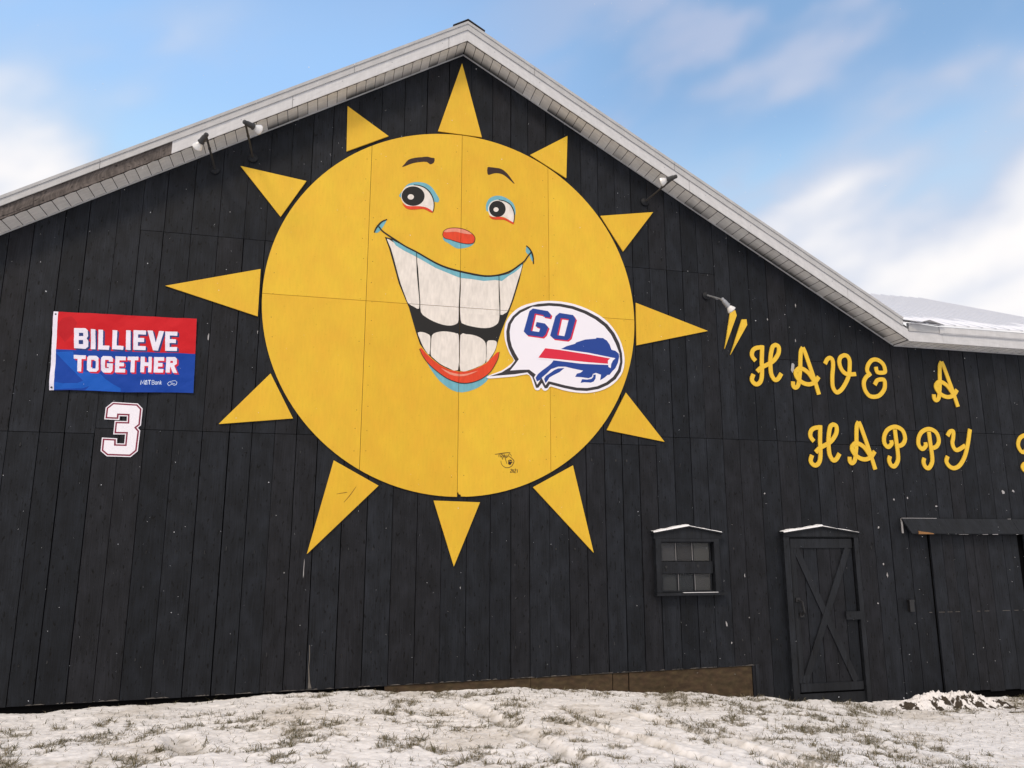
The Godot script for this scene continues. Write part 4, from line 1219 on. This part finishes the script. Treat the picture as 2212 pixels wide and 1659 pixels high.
# ---------------------------------------------------------------- lamps
func lamp(label: String, base: Vector3, elbow: Vector3, bulb: Vector3, dark: bool) -> void:
	var l := thing("flood_lamp", label, "flood lamp", base, "flood lamps on the gable")
	var metal: Material = M.lamp_dark if dark else M.lamp_metal
	var st := begin()
	lathe(st, Vector3.ZERO, Vector3.BACK, [Vector2(0.06, 0.003), Vector2(0.058, 0.022), Vector2(0.035, 0.035), Vector2(0.014, 0.045)], 16)
	obj("base_plate", st, M.black_trim, l)
	var e := elbow - base
	var b := bulb - base
	st = begin()
	tube(st, Vector3(0, 0, 0.03), e, 0.013, 0.013, 10)
	var col := e * 0.62
	tube(st, col, col + e.normalized() * 0.03, 0.017, 0.017, 10)
	obj("arm", st, M.lamp_metal if not dark else M.lamp_dark, l)
	var ax := (b - e).normalized()
	st = begin()
	lathe(st, e - ax * 0.02, ax, [Vector2(0.012, -0.008), Vector2(0.024, 0.0), Vector2(0.027, 0.02), Vector2(0.024, 0.035)], 12)
	lathe(st, e + ax * 0.012, ax, [Vector2(0.026, 0), Vector2(0.032, 0.02), Vector2(0.034, 0.085), Vector2(0.040, 0.088), Vector2(0.040, 0.10), Vector2(0.03, 0.102)], 14)
	obj("socket", st, metal, l)
	st = begin()
	var o := e + ax * 0.112
	lathe(st, o, ax, [Vector2(0.018, -0.012), Vector2(0.022, 0.006), Vector2(0.04, 0.03), Vector2(0.057, 0.065), Vector2(0.060, 0.08), Vector2(0.058, 0.086), Vector2(0.045, 0.093), Vector2(0.022, 0.098), Vector2(0.001, 0.1)], 18)
	obj("bulb", st, M.lamp_glass, l)

func build_lamps() -> void:
	lamp("left gable lamp with its bulb aimed down left at the flag", Vector3(-3.095, 6.259, 0.004), Vector3(-3.096, 6.281, 0.84), Vector3(-3.199, 6.182, 0.72), true)
	lamp("dark lamp left of the peak, its snowy bulb aimed right", Vector3(-2.658, 6.473, 0.004), Vector3(-2.684, 6.498, 0.84), Vector3(-2.551, 6.487, 0.74), true)
	lamp("lamp on a long arm across the right gable soffit", Vector3(2.66, 6.462, 0.004), Vector3(2.778, 6.502, 0.76), Vector3(2.68, 6.477, 0.68), true)
	lamp("silver lamp just above the opening quotation mark", Vector3(3.547, 5.135, 0.004), Vector3(3.568, 4.952, 0.42), Vector3(3.67, 4.841, 0.42), false)

# ---------------------------------------------------------------- ground
var gh := [-7.0, -0.05, -4.75, -0.04, -3.1, 0.0, -1.6, 0.055, -0.2, 0.0, 0.7, 0.0, 1.4, -0.05, 2.6, -0.125, 3.9, -0.225, 4.6, -0.31, 5.6, -0.375, 8.2, -0.42, 12.0, -0.45]
var n_big := noise(101, 0.55, 3)
var n_mid := noise(102, 2.6, 4)
var n_fine := noise(103, 9.0, 4)
var n_grass := noise(104, 0.9, 5)
var n_speck := noise(105, 16.0, 3)
var ruts := [[0.05, 0.95, 0.75, 4.6, 0.11], [1.05, 2.0, 1.95, 4.2, 0.10], [1.75, 1.6, 2.75, 4.2, 0.12], [-2.75, 1.75, -2.55, 2.3, 0.12]]

func slope(x: float) -> float:
	if x <= gh[0]: return gh[1]
	for i in range(0, gh.size() - 2, 2):
		if x < gh[i + 2]:
			return lerpf(gh[i + 1], gh[i + 3], smoothstep(gh[i], gh[i + 2], x))
	return gh[gh.size() - 1]

func rut_at(x: float, z: float) -> Vector2:   # depth factor, rim factor
	var best := Vector2.ZERO
	for r in ruts:
		var a := Vector2(r[0], r[1])
		var b := Vector2(r[2], r[3])
		var p := Vector2(x, z)
		var t := clampf((p - a).dot(b - a) / (b - a).length_squared(), 0.0, 1.0)
		var d := p.distance_to(a.lerp(b, t)) + 0.035 * n_mid.get_noise_2d(x * 1.5, z * 1.5)
		best.x = maxf(best.x, smoothstep(r[4] * 1.25, r[4] * 0.45, d))
		best.y = maxf(best.y, exp(-pow((d - r[4] * 1.55) / 0.06, 2.0)))
	return best

func grassy(x: float, z: float) -> float:   # how far the turf shows through, 0 to 1
	var v := n_grass.get_noise_2d(x * 1.3, z * 1.6) * 0.9 + 0.75 * n_mid.get_noise_2d(x * 1.5, z * 1.8)
	v += 0.03
	v -= 0.55 * smoothstep(4.2, 5.4, x) * smoothstep(0.8, 1.4, z)
	v -= 0.8 * smoothstep(0.75, 0.2, z) * smoothstep(-1.2, -2.4, x)
	v -= 0.30 * smoothstep(0.6, 0.1, absf(x - 1.2 - z * 0.1)) * smoothstep(0.2, 0.6, z)
	v += 0.14 * smoothstep(2.2, 3.2, x) * smoothstep(4.8, 4.0, x)
	var rr := rut_at(x, z)
	v -= rr.x * 0.2
	return smoothstep(0.02, 0.5, v)

func height(x: float, z: float) -> float:
	var far := smoothstep(5.0, 14.0, absf(z)) + smoothstep(8.0, 20.0, absf(x))
	var y := lerpf(slope(x), -0.1, clampf(far, 0.0, 1.0))
	if z < -0.25:
		return y - 0.35 * smoothstep(-0.25, -0.6, z)
	y += 0.022 * n_big.get_noise_2d(x, z) + 0.016 * n_mid.get_noise_2d(x, z * 1.5) + 0.009 * n_fine.get_noise_2d(x, z * 1.3)
	var g := grassy(x, z)
	y -= 0.014 * g
	y += 0.014 * n_speck.get_noise_2d(x, z) * (0.2 + 0.8 * g)
	var r := rut_at(x, z)
	y += -0.034 * r.x + 0.014 * r.y
	return y

func axis_steps(lo: float, hi: float, step: float, reach: float) -> Array:
	var a := []
	var x := lo
	while x <= hi:
		a.append(x)
		x += step
	var s := step
	x = hi
	while x < reach:
		s *= 1.35
		x += s
		a.append(x)
	s = step
	x = lo
	while x > -reach:
		s *= 1.35
		x -= s
		a.push_front(x)
	return a

func build_ground() -> void:
	var xs := axis_steps(-5.7, 9.2, 0.0135, 420.0)
	var zs := axis_steps(-0.12, 4.3, 0.015, 420.0)
	var nx := xs.size()
	var nz := zs.size()
	var v := PackedVector3Array()
	var nrm := PackedVector3Array()
	var col := PackedColorArray()
	var hs := PackedFloat32Array()
	v.resize(nx * nz)
	nrm.resize(nx * nz)
	col.resize(nx * nz)
	for j in nz:
		for i in nx:
			v[j * nx + i] = Vector3(xs[i], height(xs[i], zs[j]), zs[j])
	for j in nz:
		for i in nx:
			var k := j * nx + i
			var l := v[j * nx + maxi(i - 1, 0)]
			var r := v[j * nx + mini(i + 1, nx - 1)]
			var u := v[maxi(j - 1, 0) * nx + i]
			var d := v[mini(j + 1, nz - 1) * nx + i]
			nrm[k] = (d - u).cross(r - l).normalized()
			var x: float = xs[i]
			var z: float = zs[j]
			var g := grassy(x, z)
			var sp := n_speck.get_noise_2d(x * 1.7, z * 2.2 + 30.0) + 0.5 * n_fine.get_noise_2d(x * 4.0, z * 6.0)
			var bare := smoothstep(0.30, 0.62, sp * 1.1 + g * 0.72) * smoothstep(0.05, 0.4, g)
			var rr := rut_at(x, z)
			bare = maxf(bare, rr.x * (0.30 + 0.5 * smoothstep(0.0, 0.4, n_mid.get_noise_2d(x * 1.2 + 5.0, z * 1.2))))
			var snow := Color(0.85, 0.83, 0.825)
			snow = snow.darkened(0.05 * n_mid.get_noise_2d(x * 2.0, z * 2.0) + 0.03)
			snow = snow.lerp(Color(0.60, 0.555, 0.50), 0.65 * smoothstep(0.0, 0.55, n_grass.get_noise_2d(x * 0.8 + 60.0, z * 1.0) + 0.35 * n_fine.get_noise_2d(x, z)))
			var turf := Color(0.23, 0.21, 0.165).lerp(Color(0.34, 0.30, 0.25), smoothstep(-0.3, 0.5, n_fine.get_noise_2d(x * 2.0 + 8.0, z * 2.0)))
			col[k] = snow.lerp(turf, bare * 0.85)
	var ids := PackedInt32Array()
	ids.resize((nx - 1) * (nz - 1) * 6)
	var w := 0
	for j in nz - 1:
		for i in nx - 1:
			var a := j * nx + i
			for q in [a, a + 1, a + nx, a + 1, a + nx + 1, a + nx]:
				ids[w] = q
				w += 1
	var arr := []
	arr.resize(Mesh.ARRAY_MAX)
	arr[Mesh.ARRAY_VERTEX] = v
	arr[Mesh.ARRAY_NORMAL] = nrm
	arr[Mesh.ARRAY_COLOR] = col
	arr[Mesh.ARRAY_INDEX] = ids
	var mesh := ArrayMesh.new()
	mesh.add_surface_from_arrays(Mesh.PRIMITIVE_TRIANGLES, arr)
	var o := MeshInstance3D.new()
	o.name = "snowy_ground"
	o.mesh = mesh
	o.material_override = M.ground
	o.set_meta("kind", "structure")
	add_child(o)
	tag(o, "thin trampled snow over winter grass in front of the barn", "ground")

func build_grass() -> void:
	var st := begin()
	for k in 3:      # three bent blades to a sprig
		var t := TAU * k / 3.0 + 0.4
		var d := Vector3(cos(t), 0, sin(t))
		var s := Vector3(-d.z, 0, d.x) * 0.0016
		var a := d * 0.004
		var b := a + d * 0.010 + Vector3(0, 0.022 - k * 0.003, 0)
		var c := b + d * (0.022 + 0.006 * k) + Vector3(0, 0.012 - 0.005 * k, 0)
		quad(st, a - s, a + s, b + s * 0.8, b - s * 0.8, -d)
		tri(st, b - s * 0.8, b + s * 0.8, c, -d)
	var mesh := st.commit()
	var spots: Array[Transform3D] = []
	var tint := PackedColorArray()
	var tries := 0
	while spots.size() < 16000 and tries < 320000:
		tries += 1
		var x := rng.randf_range(-5.6, 9.2)
		var z := rng.randf_range(0.05, 4.6)
		var g := grassy(x, z)
		var clump := smoothstep(0.05, 0.5, n_speck.get_noise_2d(x * 0.9 + 40.0, z * 1.1))
		if rng.randf() > 0.02 + g * (0.10 + 0.9 * clump):
			continue
		var s := rng.randf_range(0.6, 1.6) * (0.7 + 0.6 * clump)
		var b := Basis(Vector3.UP, rng.randf() * TAU) * Basis(Vector3.RIGHT, rng.randf_range(-0.5, 0.5))
		spots.append(Transform3D(b.scaled(Vector3(s, s, s)), Vector3(x, height(x, z) - 0.004, z)))
		var c := Color(0.085, 0.082, 0.04).lerp(Color(0.26, 0.22, 0.15), rng.randf())
		tint.append(c)
	var mm := MultiMesh.new()
	mm.transform_format = MultiMesh.TRANSFORM_3D
	mm.use_colors = true
	mm.mesh = mesh
	mm.instance_count = spots.size()
	for i in spots.size():
		mm.set_instance_transform(i, spots[i])
		mm.set_instance_color(i, tint[i])
	var o := MultiMeshInstance3D.new()
	o.name = "winter_grass"
	o.multimesh = mm
	o.material_override = M.grass
	o.set_meta("kind", "stuff")
	add_child(o)
	tag(o, "dry grass blades poking through the thin snow", "grass")

func build_mound() -> void:
	var n1 := noise(111, 3.2, 4)
	var n2 := noise(112, 11.0, 4)
	var st := begin()
	var nx := 190
	var nz := 76
	var x0 := 5.52
	var at := func(i: int, j: int) -> Vector3:
		var u := i / float(nx)
		var t := j / float(nz)
		var x := x0 + u * 1.9
		var z := 0.04 + t * 0.78
		var ridge := 0.42 + 0.08 * n1.get_noise_2d(x, 3.0)
		var env := sin(PI * clampf(u, 0, 1))
		env = pow(maxf(env, 0.0), 0.55) * (0.55 + 0.45 * smoothstep(0.0, 0.5, u))
		var prof := smoothstep(0.0, ridge, z) * smoothstep(ridge + 0.26, ridge + 0.02, z)
		var y := 0.15 * env * prof * (1.0 + 0.5 * n1.get_noise_2d(x * 1.3, z * 1.3)) + 0.035 * n2.get_noise_2d(x, z) * env * prof * 2.0
		return Vector3(x, slope(x) - 0.012 + y, z)
	for j in nz:
		for i in nx:
			var a: Vector3 = at.call(i, j)
			var b: Vector3 = at.call(i + 1, j)
			var c: Vector3 = at.call(i + 1, j + 1)
			var d: Vector3 = at.call(i, j + 1)
			var n := (c - a).cross(d - b).normalized()
			if n.y < 0: n = -n
			var front := smoothstep(0.40, 0.50, a.z) * smoothstep(0.72, 0.62, a.z)
			var soil := smoothstep(0.42, 0.58, front * (0.55 + 0.9 * n1.get_noise_2d(a.x * 1.1, a.z * 0.8) + 0.75 * n2.get_noise_2d(a.x * 0.9, a.z * 1.4)))
			var col := Color(0.80, 0.78, 0.775).lerp(Color(0.06, 0.048, 0.036), soil)
			st.set_color(col)
			tri(st, a, b, c, n)
			tri(st, a, c, d, n)
	var o := obj("dirt_mound", st, M.ground, self)
	tag(o, "low heap of dark soil under snow at the sliding door's foot", "dirt mound")

func build_flakes() -> void:
	var st := begin()
	for k in 8:
		var a := TAU * k / 8
		var b := TAU * (k + 1) / 8
		var ra := 0.75 + 0.35 * sin(k * 2.3)
		var rb := 0.75 + 0.35 * sin(((k + 1) % 8) * 2.3)
		var p := Vector3(cos(a) * ra, 0, sin(a) * ra)
		var q := Vector3(cos(b) * rb, 0, sin(b) * rb)
		tri(st, Vector3(0, 0.45, 0), p, q, ((p + q) * 0.5 + Vector3.UP).normalized())
		tri(st, Vector3(0, -0.45, 0), p, q, ((p + q) * 0.5 + Vector3.DOWN).normalized())
	var mm := MultiMesh.new()
	mm.transform_format = MultiMesh.TRANSFORM_3D
	mm.mesh = st.commit()
	mm.instance_count = 1800
	for i in mm.instance_count:
		var p := Vector3(rng.randf_range(-6.5, 10.0), rng.randf_range(-0.1, 9.5), rng.randf_range(0.3, 6.3))
		var s := rng.randf_range(0.0018, 0.0042)
		var b := Basis(Vector3(rng.randf() - 0.5, rng.randf() - 0.5, rng.randf() - 0.5).normalized(), rng.randf() * TAU)
		mm.set_instance_transform(i, Transform3D(b.scaled(Vector3(s, s, s)), p))
	var o := MultiMeshInstance3D.new()
	o.name = "falling_snow"
	o.multimesh = mm
	o.material_override = M.flake
	o.set_meta("kind", "stuff")
	add_child(o)
	tag(o, "small snowflakes drifting in the air before the barn", "snowflakes")

func _ready() -> void:
	rng.seed = 20210
	var cam := Camera3D.new()
	cam.name = "camera"
	cam.fov = 52.61
	cam.near = 0.05
	cam.far = 900.0
	cam.position = Vector3(-1.632, 1.709, 9.585)
	cam.rotation = Vector3(deg_to_rad(11.54), deg_to_rad(-13.77), 0.0)
	add_child(cam)
	cam.current = true
	var env := Environment.new()
	var sky := Sky.new()
	var pan := PanoramaSkyMaterial.new()
	pan.panorama = make_sky()
	sky.sky_material = pan
	env.background_mode = Environment.BG_SKY
	env.sky = sky
	env.tonemap_mode = Environment.TONE_MAPPER_LINEAR
	env.tonemap_exposure = EXPOSURE
	env.sdfgi_enabled = true
	env.ssao_enabled = true
	env.ssil_enabled = true
	var we := WorldEnvironment.new()
	we.name = "world_environment"
	we.environment = env
	add_child(we)
	var sun := DirectionalLight3D.new()
	sun.name = "veiled_sun"
	sun.light_energy = 0.4
	sun.light_color = Color(1.0, 0.92, 0.82)
	sun.light_angular_distance = 14.0
	sun.shadow_enabled = true
	add_child(sun)
	sun.look_at_from_position(Vector3.ZERO, -Vector3(-0.42, 0.74, 0.62))
	make_materials()
	build_ground()
	build_barn()
	build_sun()
	build_bubble()
	build_flag()
	build_number()
	build_letters()
	build_lamps()
	build_mound()
	build_grass()
	build_flakes()
